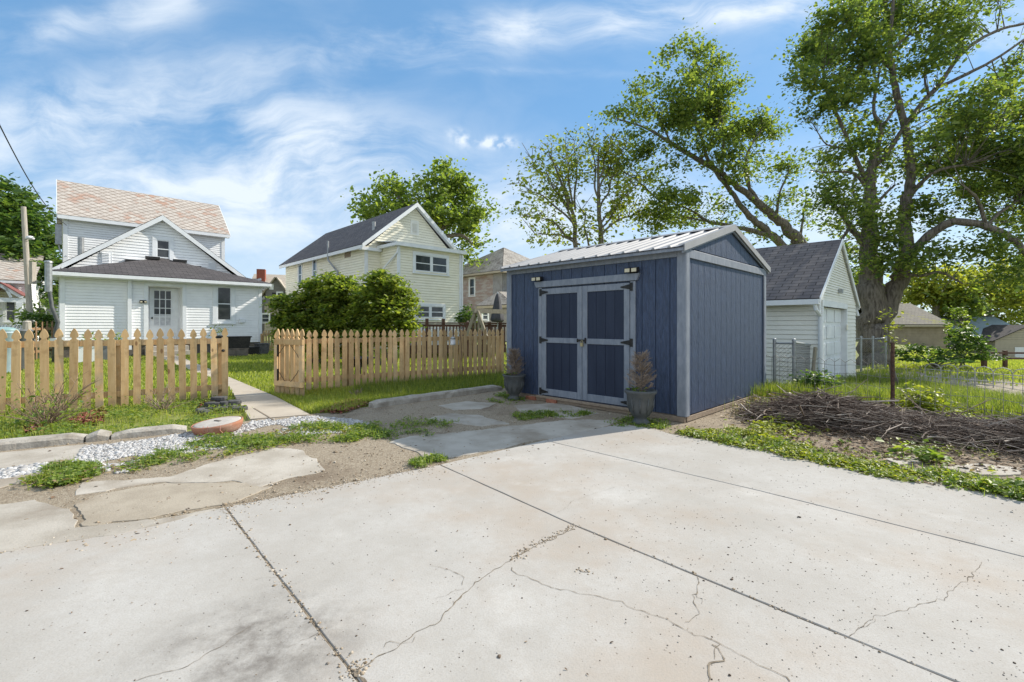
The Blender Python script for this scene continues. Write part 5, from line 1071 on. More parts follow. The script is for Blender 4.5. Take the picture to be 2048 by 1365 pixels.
# bins at the left edge
def bin_(px, y, r, h_, mat, label, lid=None):
    c = D(px, HY, y); c.z = 0; t_ = thing('bin', c, label, 'bin', 0.); mb = MB(); mb.lathe(c, [(0, 0), (r*.8, 0), (r*.85, .03), (r, h_), (r*1.05, h_+.01), (r*1.05, h_+.05), (r*.9, h_+.05), (0, h_+.03)], 20); mb.build('bin_body', mat, t_, True)
    if lid: mb = MB(); mb.lathe(c+Z*(h_+.051), [(0, 0), (r*1.0, 0), (r*1.02, .04), (r*.6, .10), (0, .12)], 20); mb.build('lid', lid, t_, True)
bin_(8, 11.5, .26, .98, M['bluebin'], 'pale blue translucent bin with a teal lid at the left edge', M['teal'])
bin_(38, 12.2, .26, 1.02, M['greybin'], 'round dark grey bin beside the pale blue one')
# utility pole and service mast
yb = 20.; p0 = D(64, 700, yb); p0.z = 0; p1 = D(47, 414, yb); up_ = thing('utility_pole', p0, 'leaning grey wooden utility pole with a small white lamp', 'utility pole')
mb = MB(); mb.tube([p0-Z*.1, p0.lerp(p1, .5), p1], [.115, .10, .085], 12); pl_ = mb.build('shaft', M['pole'], up_)
lp_ = D(53, 478, yb); mb = MB(); mb.tube([lp_+Vector((.0, 0, -.02)), lp_+Vector((.2, -.1, .0))], .03, 8); mb.lathe(lp_+Vector((.28, -.12, -.05)), [(0, -.02), (.13, 0), (.15, .06), (.09, .14), (0, .16)], 14); mb.build('lamp_head', M['feeder'], up_, True)
bx = D(65, 545, yb-.1); mb = MB(); mb.box(bx, Vector((1, 0, 0)), Vector((0, 1, 0)), -.07, .07, -.08, .1, -.5, .45); mb.build('cable_cover', M['pole'], up_)
st_ = D(54, HY, 13.); st_.z = 0; t_ = thing('gate_post', st_, 'short weathered grey post between the bins and the brown fence', 'post'); mb = MB(); mb.tube([st_, st_+Z*1.28], [.10, .09], 10); mb.lathe(st_+Z*1.27, [(0, 0), (.1, 0), (.07, .04), (0, .05)], 10); mb.build('shaft', M['pole'], t_)
ms = 14.2; mq = [D(108, 700, ms), D(112, 660, ms), D(116, 645, ms), D(104, 615, ms), D(98, 575, ms), D(97, 526, ms)]; mq[0].z = 0
mt = thing('service_mast', mq[0], 'bent grey service mast with a weatherhead beside the white cottage', 'mast'); mb = MB(); mb.tube(mq, [.06, .055, .055, .05, .05, .05], 10); mb.build('pipe', M['pot'], mt, True)
mb = MB(); mb.tube([mq[-1]-Z*.9, mq[-1]+Z*.0], .085, 10); mb.lathe(mq[-1], [(0, 0), (.11, 0), (.10, .05), (0, .08)], 12); mb.build('weatherhead', M['galv'], mt); mb = MB(); mb.box(D(110, 683, ms-.1), Vector((1, 0, 0)), Vector((0, 1, 0)), -.09, .09, -.06, .06, -.09, .09); mb.build('junction_box', M['trimwhite'], mt)
wa = D(-60, 130, 9.); wb = xy(HO, .25, 6.45)+Z*5.75; pts = []
for i in range(25):
    s = i/24; p = wa.lerp(wb, s); p.z -= .55*math.sin(math.pi*s); pts.append(p)
wr = thing('service_wire', wb, 'thin black service wire sagging from the upper left to the cottage corner', 'wire'); mb = MB(); mb.tube(pts, .014, 5); mb.build('cable', M['black'], wr, True)
# distant picket fences
picket_fence('picket_fence', D(527, HY, 20.5)-Z*H, D(612, HY, 24.0)-Z*H, 18, .95, M['pinefar'], 'far old picket fence between the cottage and the round shrubs', posts=3, w_=.11, rails=(.15, .74))
picket_fence('board_fence', D(62, HY, 15.2)-Z*H, D(124, HY, 17.6)-Z*H, 7, 1.32, M['pinedark'], 'short brown picket fence in shade left of the cottage', posts=2, w_=.13, rails=(.25, 1.02))
picket_fence('picket_fence', D(-40, HY, 18.)-Z*H, D(56, HY, 20.5)-Z*H, 14, 1.2, M['white'], 'white picket fence in front of the left edge house', posts=2, w_=.11, rails=(.2, .9))

# ------------------------------------------------------------------ wire and chain link fences on the right
def gpt(x, y): return Vector((x, y, float(gh(x, y))))
wl = [gpt(4.38, 8.0), gpt(5.07, 6.13), gpt(5.55, 4.9), gpt(6.2, 3.3)]
wf = thing('wire_fence', wl[1], 'rusty garden wire fence with looped top and a rust-red post behind the brush pile', 'wire fence')
mb = MB()
def along(pl, step):
    o = []
    for i in range(len(pl)-1):
        L = (pl[i+1]-pl[i]).length; k = max(1, int(L/step))
        for j in range(k): o.append(pl[i].lerp(pl[i+1], j/k))
    return o+[pl[-1]]
pts = along(wl, .075); hh = .66
for z in (.08, .22, .36, .50, hh-.04): mb.tube([p+Z*(z+.012*math.sin(i*.7)) for i, p in enumerate(pts)], .003, 3, False)
for i, p in enumerate(pts):
    if i % 2 == 0: mb.tube([p+Z*.0, p+Z*(hh-.04)], .0028, 3, False)
for i in range(0, len(pts)-2, 2):
    a, b = pts[i], pts[i+2]; m = (a+b)/2; mb.tube([a+Z*(hh-.06), a+Z*(hh), m+Z*(hh+.05), b+Z*hh, b+Z*(hh-.06)], .0034, 3, False)
mb.build('mesh', M['wire'], wf)
pp0 = GG(1786, 832); mb = MB(); mb.bar(pp0-Z*.1, pp0+Z*.97, .032, .02, Vector((0, 1, 0))); mb.bar(pp0-Z*.1+Vector((0, .02, 0)), pp0+Z*.97+Vector((0, .02, 0)), .012, .03, Vector((0, 1, 0)))
for k in range(14): mb.bar(pp0+Z*(.1+k*.062)-Vector((.02, .02, 0)), pp0+Z*(.1+k*.062)+Vector((.014, -.014, 0)), .01, .014)
mb.build('post', M['rust'], wf)
def chainlink(name, a, b, h_, label, posts, mesh=.075):
    t_ = thing(name, a, label, 'chain link fence'); d = (b-a); L = d.length; n = int(L/mesh)+1; P = lambda s, z: a+d*(s/L)+Z*z; mb = MB()
    for k in range(-int(h_/mesh), n+1):
        for sg in (1, -1):
            s0 = k*mesh if sg > 0 else (k+int(h_/mesh))*mesh; s1 = s0+sg*h_; z0, z1 = .03, h_-.02
            if s1 < s0: s0, s1, z0, z1 = s1, s0, z1, z0
            if s1 <= 0 or s0 >= L: continue
            if s0 < 0: z0 += (z1-z0)*(-s0)/(s1-s0); s0 = 0
            if s1 > L: z1 = z0+(z1-z0)*(L-s0)/(s1-s0); s1 = L
            mb.tube([P(s0, z0), P(s1, z1)], .0025, 3, False)
    mb.build('mesh', M['wire'], t_); mb = MB(); mb.tube([P(0, h_), P(L, h_)], .018, 6); mb.build('top_rail', M['galv'], t_)
    for s in posts:
        mb = MB(); mb.tube([P(s*L, -.1), P(s*L, h_+.05)], .03, 8); mb.lathe(P(s*L, h_+.05), [(0, 0), (.035, 0), (.03, .03), (0, .045)], 8); mb.build('post', M['galv'], t_)
    return t_
ca = GG(1588, 792); cb = GG(1549, 788); cd = GG(1632, 772)
chainlink('chain_link_fence', cb, ca, .93, 'short run of grey chain link fence beside the shed and white garage', (0, 1)); chainlink('chain_link_fence', ca+Vector((.04, .03, 0)), cd, .95, 'chain link fence run from a grey post back to the white garage wall', (1,))
c0 = GG(1712, 742); c1 = GG(1746, 742); c2 = GG(1772, 736)
chainlink('chain_link_fence', c0+Z*.0, c1, 1.0, 'chain link fence at the right side of the white garage below the maple', (.3, 1.)); chainlink('chain_link_gate', c1+Vector((.05, 0, 0)), c2, 1.0, 'small chain link gate panel at the foot of the maple trunk', (1.,))
t_ = thing('leaning_stake', GG(1625, 786), 'weathered stake leaning against the chain link fence by the garage', 'stake'); b_ = GG(1622, 786); mb = MB(); mb.bar(b_, b_+Vector((.12, .05, .92)), .04, .06); mb.build('stake_body', M['greywood'], t_)
# low looped border fence
bf0, bf1 = GG(1850, 762), GG(2120, 786); bf = thing('border_fence', bf0, 'low pale looped wire border fence along the gravel drive', 'border fence'); mb = MB(); d = bf1-bf0; L = d.length; n = int(L/.32); P = lambda s, z: Vector((bf0.x+d.x*s/L, bf0.y+d.y*s/L, float(gh(bf0.x+d.x*s/L, bf0.y+d.y*s/L))+z))
for k in range(n):
    s = k*.32; mb.tube([P(s, -.02), P(s, .34), P(s+.05, .42), P(s+.16, .46), P(s+.27, .42), P(s+.32, .34), P(s+.32, -.02)], .011, 5, False)
for z in (.12, .30): mb.tube([P(k*.32, z) for k in range(n+1)], .011, 5, False)
mb.build('loops', M['paleiron'], bf, True)
# dark rail fence far right
rf0 = D(1968, HY, 17.); rf0.z = float(gh(rf0.x, rf0.y)); t_ = thing('rail_fence', rf0, 'dark timber post and rail fence at the far right edge', 'fence'); mb = MB(); mb.box(rf0, Vector((1, 0, 0)), Vector((0, 1, 0)), -.06, .06, -.06, .06, -.1, H+(HY-700)/F*17-rf0.z); mb.build('post', M['deck'], t_)
for py_ in (706, 717): p = D(1968, py_, 17); mb = MB(); mb.bar(p, D(2120, py_+1, 17.6), .05, .07); mb.build('rail', M['deck'], t_)
rp = D(2010, HY, 17.2); mb = MB(); mb.box(Vector((rp.x, rp.y, rf0.z)), Vector((1, 0, 0)), Vector((0, 1, 0)), -.05, .05, -.05, .05, -.3, H+(HY-702)/F*17-rf0.z); mb.build('post', M['deck'], t_)

# ------------------------------------------------------------------ brush pile
def brush(n, name, mat):
    V_, F_ = [], []; A = np.array([3.38, 6.1]); B = np.array([5.7, 4.15]); ax = (B-A)/np.linalg.norm(B-A); nr_ = np.array([-ax[1], ax[0]]); L = np.linalg.norm(B-A)
    for i in range(n):
        s = rng.uniform(-.05, 1.12); w_ = rng.normal(0, .27)*(1.15-.35*abs(s-.5)); prof = (.30-.18*s+.06*math.sin(s*9))*max(0, 1-(w_/.82)**2)*min(1, (s+.12)*3.2)
        c = A+ax*L*s+nr_*w_; z = prof*rng.uniform(.15, 1.05)+.01; zg = float(gh(c[0], c[1]))
        an = rng.normal(math.atan2(ax[1], ax[0]), 1.0); ln = rng.lognormal(-1.05, .5); ln = min(ln, 1.3); el = rng.normal(0, .16)+(.3 if rng.uniform() < .07 else 0)
        d = Vector((math.cos(an)*math.cos(el), math.sin(an)*math.cos(el), math.sin(el))); c3 = Vector((c[0], c[1], zg+z)); bend = Vector((rng.normal(0, .1), rng.normal(0, .1), rng.normal(.0, .06)))*ln
        pts = [c3-d*ln*.5, c3-d*ln*.15+bend*.6, c3+d*ln*.2+bend*.5, c3+d*ln*.5]
        for p in pts: p.z = max(p.z, zg+.004)
        r = min(.008, .0022*rng.lognormal(0, .7)); mb_ = MB(); mb_.tube(pts, [r*1.3, r*1.1, r*.9, r*.55], 4, False); o_ = len(V_); V_ += [tuple(p) for p in mb_.v]; F_ += [tuple(q+o_ for q in f) for f in mb_.f]
    return tag(np_mesh(name, np.array(V_), np.array(F_), mat), 'long heap of cut brown branches and twigs at the right of the driveway', 'brush pile', kind='stuff')
brush(7000, 'brush_pile', M['stick'])
for (px_, py_, dx, dy, dz_, L, lb) in ((1861, 872, -.5, .3, .75, .42, 'thin pale stick leaning left out of the middle of the brush pile'), (1930, 850, .9, .1, .35, .42, 'dark thin branch pointing right from the brush pile'), (1690, 818, .7, .2, .42, .5, 'grey stick lying across the left part of the brush pile'), (1876, 876, .25, .0, .6, .2, 'short pale stub on the front of the brush pile')):
    b_ = G(px_, py_)+Z*.16; d = Vector((dx, dy, dz_)).normalized(); t_ = thing('branch', b_, lb, 'branch', 0., 'branches on the brush pile'); mb = MB(); mb.tube([b_-d*.2, b_+d*L*.4+Vector((.01, 0, .01)), b_+d*L*.75-Vector((.01, 0, 0)), b_+d*L], [.006, .0055, .0045, .0025], 6); mb.tube([b_+d*L*.5, b_+d*L*.8+Vector((.05, .03, .03))], [.004, .002], 4); mb.build('stick', M['deadtwig'], t_)
mb_d = [Vector((p.x, p.y, 0)) for p in (G(1500, 868), G(1560, 905), G(1800, 925), G(2048, 950), G(2300, 990), G(2300, 880), G(2048, 858), G(1760, 806), G(1600, 800), G(1500, 830))]
sheet('bare_earth', mb_d, -.012, .015, M['dirt'], .08, .12, 140)
sheet('bare_earth', [Vector((p.x, p.y, 0)) for p in (G(1340, 868), G(1500, 898), G(1730, 948), G(2048, 993), G(2300, 1030), G(2300, 960), G(2048, 925), G(1800, 905), G(1600, 868), G(1480, 838), G(1400, 846))], -.008, .01, M['dirt'], .03, .12, 150)
# ------------------------------------------------------------------ trees
def tree(name, label, Y, branches, clusters, lmat, size, bark, per=.15, cl=.30, seed=1, depth=.9, group=None, twig=.5, thick=1., base=None, sub=520., up=.45, spray=0.):
    rg = random.Random(seed); P3 = []; tb = MB(); nodes = []
    for br in branches:                            # each: list of (px, py, half width px, depth offset)
        pts = [D(b[0], b[1], Y+(b[3] if len(b) > 3 else 0)) for b in br]; rad = [max(.012, b[2]/F*Y*thick) for b in br]
        q, r = [], []
        for i in range(len(pts)-1):                # smooth and roughen the limb
            p_1 = pts[max(i-1, 0)]; p2 = pts[min(i+2, len(pts)-1)]
            for k in range(4):
                s = k/4; a = pts[i]; b = pts[i+1]; m1 = (b-p_1)*.5; m2 = (p2-a)*.5
                h = (2*s**3-3*s*s+1)*a+(s**3-2*s*s+s)*m1+(-2*s**3+3*s*s)*b+(s**3-s*s)*m2
                rr = rad[i]*(1-s)+rad[i+1]*s; j = Vector((rg.uniform(-1, 1), rg.uniform(-1, 1), rg.uniform(-1, 1)))*rr*(.22 if (i or k) else 0); q.append(h+j); r.append(rr*rg.uniform(.92, 1.1))
        q.append(pts[-1]); r.append(rad[-1]); tb.tube(q, r, 12 if max(rad) > .15 else 7); nodes += list(zip(q, r))
    b0 = D(branches[0][0][0], branches[0][0][1], Y) if base is None else base
    nv = np.array([tuple(p) for p, _ in nodes])
    leafP = []; tw = MB(); zl = nv[:, 2].max()
    for c in clusters:
        px_, py_, rx, ry = c[:4]; dn = c[4] if len(c) > 4 else 1.; yo = c[5] if len(c) > 5 else rg.uniform(-1, 1)*depth
        C = D(px_, py_, Y+yo); a, b = rx/F*Y, ry/F*Y; nsub = max(3, int(math.pi*rx*ry/sub)); nl = math.pi*rx*ry*per*dn
        for k in range(nsub):
            d = rand_unit(1)[0]*rng.uniform(.15, 1)**.45; s_ = np.array(C)+d*np.array([a, (a+b)*.5, b]); n = int(nl/nsub*rng.uniform(.5, 1.5))
            leafP.append(s_+rng.normal(0, 1, (n, 3))*np.array([cl, cl, cl*.62])*rng.uniform(.7, 1.25)*min(1, .55+(a+b)*.35))
            if rg.random() < twig:
                sv = Vector(s_); k_ = int(np.argmin(((nv-s_)**2).sum(1)+ (nv[:, 2] > s_[2]+.6)*4)); o = nodes[k_][0]; L = (sv-o).length
                if L < 4.5:
                    r0 = min(nodes[k_][1]*.5, .010+.007*L); m = o.lerp(sv, .5)+Vector((rg.uniform(-.1, .1), rg.uniform(-.1, .1), rg.uniform(-.06, .2)))*L
                    tw.tube([o, o.lerp(m, .55)+Vector((rg.uniform(-.05, .05),)*3)*L, m, sv], [r0, r0*.8, r0*.6, .006], 4, False)
                    for _ in range(3): tw.tube([m.lerp(sv, rg.uniform(.2, .9)), sv+Vector((rg.uniform(-1, 1), rg.uniform(-1, 1), rg.uniform(-.6, .8)))*.45], [.008, .004], 3, False)
    if spray:                                      # tufts of leaves along the thinner limbs
        for p, r in nodes:
            if r < .16 and rg.random() < spray:
                o = np.array(p)+rng.normal(0, .45, 3); k = int(rng.integers(8, 30)); leafP.append(o+rng.normal(0, 1, (k, 3))*np.array([.28, .28, .18]))
                tw.tube([p, p.lerp(Vector(o), .5)+Vector((0, 0, .08)), Vector(o)], [min(r*.5, .014), .009, .005], 4, False)
    t_ = thing(name, b0, label, 'tree', 0., group)
    tb.build('trunk', bark, t_, True)
    if tw.v: tw.build('twigs', bark, t_)
    leaves('crown', np.concatenate(leafP), size, lmat, t_, up=up)
    return t_
# the big maple beside the white garage
BT = [[(1746, 745, 40), (1745, 700, 34), (1744, 640, 31), (1742, 580, 29), (1741, 529, 24), (1739, 470, 20), (1738, 410, 16), (1741, 361, 12), (1747, 310, 8), (1767, 300, 5)],
      [(1752, 668, 26), (1775, 605, 23), (1800, 555, 20), (1811, 520, 17), (1811, 478, 15), (1812, 410, 13), (1822, 357, 11), (1818, 310, 10), (1812, 262, 9), (1798, 205, 8), (1784, 143, 7), (1779, 90, 5.5), (1786, 20, 4), (1788, -40, 2.5)],
      [(1790, 560, 15, 0), (1828, 500, 11, -.6), (1869, 463, 9.5, -1), (1910, 444, 9, -1.3), (1972, 452, 8.5, -1.6), (2021, 476, 7.5, -1.8), (2060, 515, 6, -2), (2100, 560, 4, -2)],
      [(1808, 255, 7.5), (1849, 201, 6.5, .3), (1877, 172, 6, .5), (1914, 119, 5, .8), (1955, 82, 4.5, 1), (2008, 57, 3.8, 1.2), (2060, 46, 3, 1.3)],
      [(1870, 178, 5.2, .4), (1935, 148, 4.4, 0), (1984, 123, 3.6, -.3), (2050, 78, 2.8, -.5)], [(1858, 190, 3.5), (1850, 165, 2.6), (1849, 140, 1.5)],
      [(1742, 340, 7), (1772, 308, 6), (1796, 274, 5.5), (1806, 255, 5)], [(1744, 345, 6), (1763, 262, 5), (1748, 225, 4.2), (1752, 180, 3.4), (1760, 138, 2.2)], [(1763, 258, 4), (1780, 232, 3.4), (1797, 208, 3)],
      [(1740, 372, 7), (1718, 330, 6), (1700, 290, 5), (1680, 245, 4.5), (1660, 200, 4), (1645, 160, 2.5)], [(1738, 385, 5), (1715, 352, 4.2), (1690, 344, 3.4), (1650, 345, 2), (1620, 341, 1.2)], [(1700, 300, 3.5), (1655, 290, 2), (1635, 265, 1.2)],
      [(1738, 500, 10), (1705, 460, 7.5), (1680, 425, 6), (1658, 402, 4.5), (1646, 375, 2.5)], [(1700, 455, 4.5), (1684, 480, 3.2), (1680, 498, 2)], [(1712, 350, 3.4), (1705, 380, 3), (1722, 420, 2.5)],
      [(1812, 330, 6), (1850, 300, 5, .6), (1890, 290, 4, 1), (1950, 270, 3, 1.4)], [(1815, 400, 6), (1848, 360, 5, -.5), (1880, 340, 4, -.8), (1930, 330, 3, -1)], [(1972, 450, 4.5, -1.6), (1955, 400, 3.6, -1.8), (1930, 375, 2.8, -2)], [(1975, 452, 4.5, -1.6), (2000, 425, 3.6, -1.4), (2040, 400, 2.6, -1.2)],
      [(1784, 140, 4), (1740, 100, 3), (1710, 60, 2), (1690, 20, 1.4)], [(1781, 100, 3.5), (1830, 60, 2.6), (1870, 20, 1.6)], [(1740, 440, 6), (1760, 400, 4), (1790, 370, 2.6)], [(1790, 545, 6, -.5), (1840, 552, 4.2, -1), (1880, 545, 3.4, -1.2), (1925, 568, 2, -1.4)]]
BC = [(1690, 38, 50, 42), (1742, 18, 50, 42), (1800, 22, 40, 40), (1862, 34, 60, 46), (1900, 82, 48, 38), (1965, 12, 50, 26, .7), (1650, 92, 50, 44), (1618, 112, 34, 32), (1692, 122, 62, 40), (1742, 92, 40, 40), (1815, 122, 32, 26, .8), (1862, 112, 42, 26), (1632, 162, 46, 30), (1600, 166, 26, 18, .8), (1682, 172, 42, 30), (1722, 190, 42, 20), (1662, 214, 30, 18), (1614, 232, 26, 10, .6), (1690, 250, 34, 24, .9), (1745, 272, 36, 26, .8), (1700, 425, 40, 22, .7), (1720, 500, 40, 26, .6), (1640, 400, 24, 16, .6), (1665, 365, 28, 16, .7), (1702, 302, 38, 27, .9), (1655, 322, 34, 22, .8), (1745, 332, 40, 30, .7), (1682, 388, 46, 28, .9), (1752, 430, 30, 30, .7), (1772, 470, 30, 25, .8), (1700, 470, 30, 20, .4), (1792, 200, 18, 24, .4),
      (1900, 252, 52, 38), (1962, 232, 62, 46), (2022, 200, 46, 60), (2012, 300, 62, 58, 1.2), (1942, 318, 62, 42, 1.2), (1882, 332, 46, 30), (1850, 292, 36, 30, .8), (1992, 380, 62, 30, 1.1), (1930, 382, 40, 22), (1842, 402, 32, 24, .8), (1872, 430, 30, 20, .8), (1962, 420, 32, 18, .8), (2032, 430, 32, 30, 1), (2035, 345, 40, 60, 1.2), (2080, 260, 50, 100, 1), (2085, 420, 50, 60, 1), (2030, 545, 42, 30, .9, -2), (1985, 500, 40, 24, .8, -1.8), (1790, 500, 36, 30, 1., -1), (1835, 530, 36, 22, .9, -1.2), (1760, 520, 30, 24, .8, -1), (1895, 500, 40, 18, .7, -1.5), (2045, 130, 30, 30, .7), (1660, 450, 26, 16, .35), (1800, 440, 26, 20, .7), (1830, 330, 24, 24, .7)]
tree('maple_tree', 'huge old maple with a forked furrowed trunk beside the white garage', 16.8, BT, BC, M['leaf_big'], .115, M['bark'], per=.225, cl=.30, seed=3, depth=1.6, base=GG(1746, 742), thick=.74, sub=360., spray=.42)
# the maple leaning in from behind the garage roof
LT_ = [[(1650, 640, 26), (1632, 560, 25), (1603, 490, 20), (1578, 462, 17), (1553, 436, 14), (1524, 412, 12), (1500, 392, 11), (1468, 368, 9.5), (1438, 344, 8.5), (1400, 322, 8), (1373, 305, 7), (1335, 282, 5.5), (1297, 259, 4), (1268, 248, 2.5), (1235, 238, 1.4)],
       [(1600, 540, 16), (1562, 490, 13), (1530, 460, 11), (1507, 440, 10), (1480, 412, 9), (1468, 390, 7.5), (1440, 356, 6), (1415, 318, 5), (1404, 280, 4.4), (1388, 240, 3.4), (1375, 200, 2)], [(1518, 405, 7), (1495, 366, 5.5), (1491, 324, 4.5), (1505, 285, 3.4), (1525, 255, 2), (1515, 215, 1.2)],
       [(1560, 478, 9), (1520, 466, 8), (1476, 456, 7), (1440, 448, 6), (1415, 443, 5), (1380, 420, 3.5), (1340, 405, 2)], [(1444, 352, 5.5), (1446, 300, 4.2), (1446, 250, 3.4), (1425, 190, 2.5), (1400, 140, 1.6), (1380, 95, 1)], [(1400, 322, 4), (1420, 290, 3.2), (1436, 240, 2.4), (1448, 200, 1.5)],
       [(1340, 285, 3.5), (1320, 240, 2.4), (1295, 200, 1.4)], [(1500, 394, 5), (1496, 340, 4)], [(1553, 436, 5), (1558, 390, 3.5), (1575, 350, 2.2), (1580, 320, 1.2)], [(1600, 480, 5), (1606, 440, 3), (1612, 400, 1.5)], [(1310, 395, 3.2), (1275, 362, 2.6), (1240, 340, 1.6)], [(1415, 443, 3.5), (1360, 430, 2.4), (1310, 395, 2.2)]]
LC = [(1380, 98, 17, 24, 1), (1346, 106, 20, 18, .9), (1400, 132, 40, 34), (1425, 172, 44, 40), (1368, 190, 44, 38), (1402, 232, 60, 44, 1.1), (1452, 240, 40, 40), (1350, 240, 40, 28), (1288, 186, 26, 26), (1302, 222, 30, 22), (1228, 236, 22, 14, .8), (1256, 226, 28, 14, .8), (1272, 262, 24, 14, .6), (1442, 290, 40, 30), (1382, 280, 40, 24), (1346, 322, 22, 12), (1512, 240, 22, 28, .9), (1490, 272, 36, 30), (1532, 272, 30, 24, .9), (1482, 330, 30, 30, .8), (1546, 332, 30, 24, .7), (1270, 306, 36, 30, 1.1), (1232, 342, 30, 24, .6), (1302, 352, 30, 20, .5), (1342, 402, 46, 34, 1), (1310, 432, 36, 28), (1362, 432, 40, 22), (1402, 400, 30, 16, .6), (1432, 412, 24, 18, .5), (1562, 402, 36, 28, .4), (1602, 432, 30, 24, .4), (1582, 342, 22, 14, .5), (1460, 180, 26, 20, .7), (1340, 150, 20, 14, .5), (1500, 455, 26, 16, .35)]
tree('maple_tree', 'tall maple leaning left from behind the dark garage roof', 28., LT_, LC, M['leaf_lean'], .165, M['bark'], per=.27, cl=.42, seed=5, depth=2., base=Vector((19., 28., -.25)), thick=.60, sub=360., spray=.8)
# the thin-leaved tree behind the shed
rg = random.Random(8); SB = [[(1185, 690, 9), (1182, 600, 8.5), (1176, 540, 8), (1152, 495, 6), (1149, 438, 5), (1134, 400, 4), (1115, 345, 2.6), (1100, 310, 1.2)], [(1182, 580, 8), (1195, 520, 8), (1202, 480, 7), (1198, 419, 5), (1196, 343, 3.2), (1198, 295, 1.6)]]
SCl = []
for (x0, y0, x1, y1) in ((1152, 480, 1050, 430), (1150, 450, 1040, 370), (1140, 420, 1060, 320), (1149, 438, 1090, 290), (1150, 420, 1150, 280), (1145, 410, 1130, 300), (1198, 430, 1240, 330), (1200, 450, 1285, 360), (1198, 400, 1180, 280), (1197, 360, 1225, 280), (1202, 470, 1290, 420), (1160, 490, 1075, 470), (1197, 380, 1250, 290), (1150, 460, 1100, 370), (1205, 455, 1250, 395), (1178, 520, 1165, 420)):
    pts = [(x0, y0, 2.8)]; k = 5
    for i in range(1, k+1): s = i/k; pts.append((x0+(x1-x0)*s+rg.uniform(-5, 5), y0+(y1-y0)*s-8*math.sin(math.pi*s)+rg.uniform(-4, 4), 2.8*(1-s)+.55, rg.uniform(-1.5, 1.5)*s))
    SB.append(pts)
    for i in range(2, k+1):
        SCl.append((pts[i][0], pts[i][1], 26, 20, 1., pts[i][3]))
        for _ in range(3): SB.append([(pts[i][0], pts[i][1], 1.0, pts[i][3]), (pts[i][0]+rg.uniform(-26, 26), pts[i][1]-rg.uniform(-4, 36), .4, pts[i][3]+rg.uniform(-1, 1))])
SCl += [(1200, 475, 16, 30, 1.6, 0)]
tree('young_tree', 'thinly leafed yellow-green tree with upswept branches behind the shed', 28., SB, SCl, M['leaf_sparse'], .19, M['bark2'], per=.050, cl=.36, seed=9, thick=.75, twig=.25, base=Vector((4.9, 28, 0)), sub=170.)
# tree behind the cream house
TB = [[(850, 690, 12), (846, 560, 10), (840, 470, 8), (815, 420, 5), (790, 385, 3)], [(846, 520, 8), (870, 440, 6), (885, 390, 4), (890, 350, 2)], [(850, 480, 5), (910, 440, 4), (950, 420, 2)], [(845, 500, 4), (790, 430, 3), (740, 420, 1.5)], [(870, 480, 5), (920, 470, 3.5), (945, 490, 2)]]
TC = [(770, 372, 34, 22), (745, 398, 28, 18), (800, 390, 30, 24), (770, 415, 44, 24), (725, 430, 24, 14), (800, 430, 30, 20), (862, 368, 26, 18), (885, 345, 24, 16), (880, 340, 14, 14), (905, 362, 24, 14), (900, 385, 50, 24), (850, 400, 34, 26), (930, 405, 38, 26), (960, 415, 22, 18), (890, 425, 56, 30), (945, 445, 34, 26), (915, 465, 40, 26), (955, 485, 22, 18, .8), (930, 505, 24, 16, .8), (850, 440, 40, 30), (945, 520, 14, 12, .7), (835, 385, 18, 12, .6)]
tree('leafy_tree', 'bright green tree with two domed crowns rising behind the cream house', 40., TB, TC, M['leaf_back'], .29, M['bark2'], per=.22, cl=.60, seed=12, depth=2., base=Vector((-7.5, 40, 0)))
# dark tree on the left
LB = [[(55, 690, 14), (52, 600, 12), (48, 520, 9), (40, 450, 5), (30, 400, 3)], [(50, 580, 7), (80, 540, 5), (100, 510, 3)], [(50, 540, 6), (10, 480, 4), (-30, 440, 2)]]
LCc = [(10, 392, 34, 20), (38, 400, 16, 22, .9), (20, 430, 50, 30), (62, 440, 26, 20), (-20, 440, 50, 40), (30, 480, 56, 36), (80, 475, 26, 24), (95, 505, 22, 22), (60, 520, 50, 34), (0, 520, 50, 40), (90, 545, 26, 24), (-40, 500, 40, 50), (60, 568, 46, 26), (98, 575, 22, 22), (70, 600, 34, 20)]
tree('dark_tree', 'dense deep green tree behind the utility pole at the left edge', 31., LB, LCc, M['leaf_dark'], .28, M['bark2'], per=.26, cl=.5, seed=14, depth=1.6, base=Vector((-32, 31, 0)), up=.7)
# trees beyond the garages on the right and small far ones
def back_tree(label, x, y_top, y_bot, hw, Y, mat, seed, n=26, size=.3, dn=1.):
    rg = random.Random(seed); cl_ = []
    for k in range(n):
        an = rg.uniform(0, 6.28); rr = rg.random()**.5; cl_.append((x+math.cos(an)*rr*hw*.85, (y_top+y_bot)/2+math.sin(an)*rr*(y_bot-y_top)*.42, hw*.30, (y_bot-y_top)*.14, dn*rg.uniform(.6, 1.2)))
    yb_ = y_bot+18; brs = [[(x, yb_, hw*.075+2), (x+rg.uniform(-4, 4), y_bot*.55+y_top*.45, hw*.05+1.2), (x, y_top*.8+y_bot*.2, 1)]]
    for k in range(5): brs.append([(x, y_bot*.7+y_top*.3, 2.2), (x+rg.uniform(-1, 1)*hw*.6, rg.uniform(y_top, y_bot*.6+y_top*.4), 1)])
    p = D(x, HY, Y); p.z = float(gh(p.x, p.y)); return tree('background_tree', label, Y, brs, cl_, mat, size, M['bark2'], per=.17, cl=.55, seed=seed, depth=hw/F*Y*.4, group='trees behind the garages', base=p, twig=.3)
back_tree('yellow-green tree standing over the tan garage roof', 1872, 515, 640, 72, 44., M['leaf_gold'], 21)
back_tree('yellow-green tree right of the tan garage, above the blue roof', 1975, 505, 670, 70, 46., M['leaf_gold'], 22)
back_tree('sunlit green tree at the far right edge behind the blue-roofed garage', 2060, 500, 690, 60, 50., M['leaf_back'], 23)
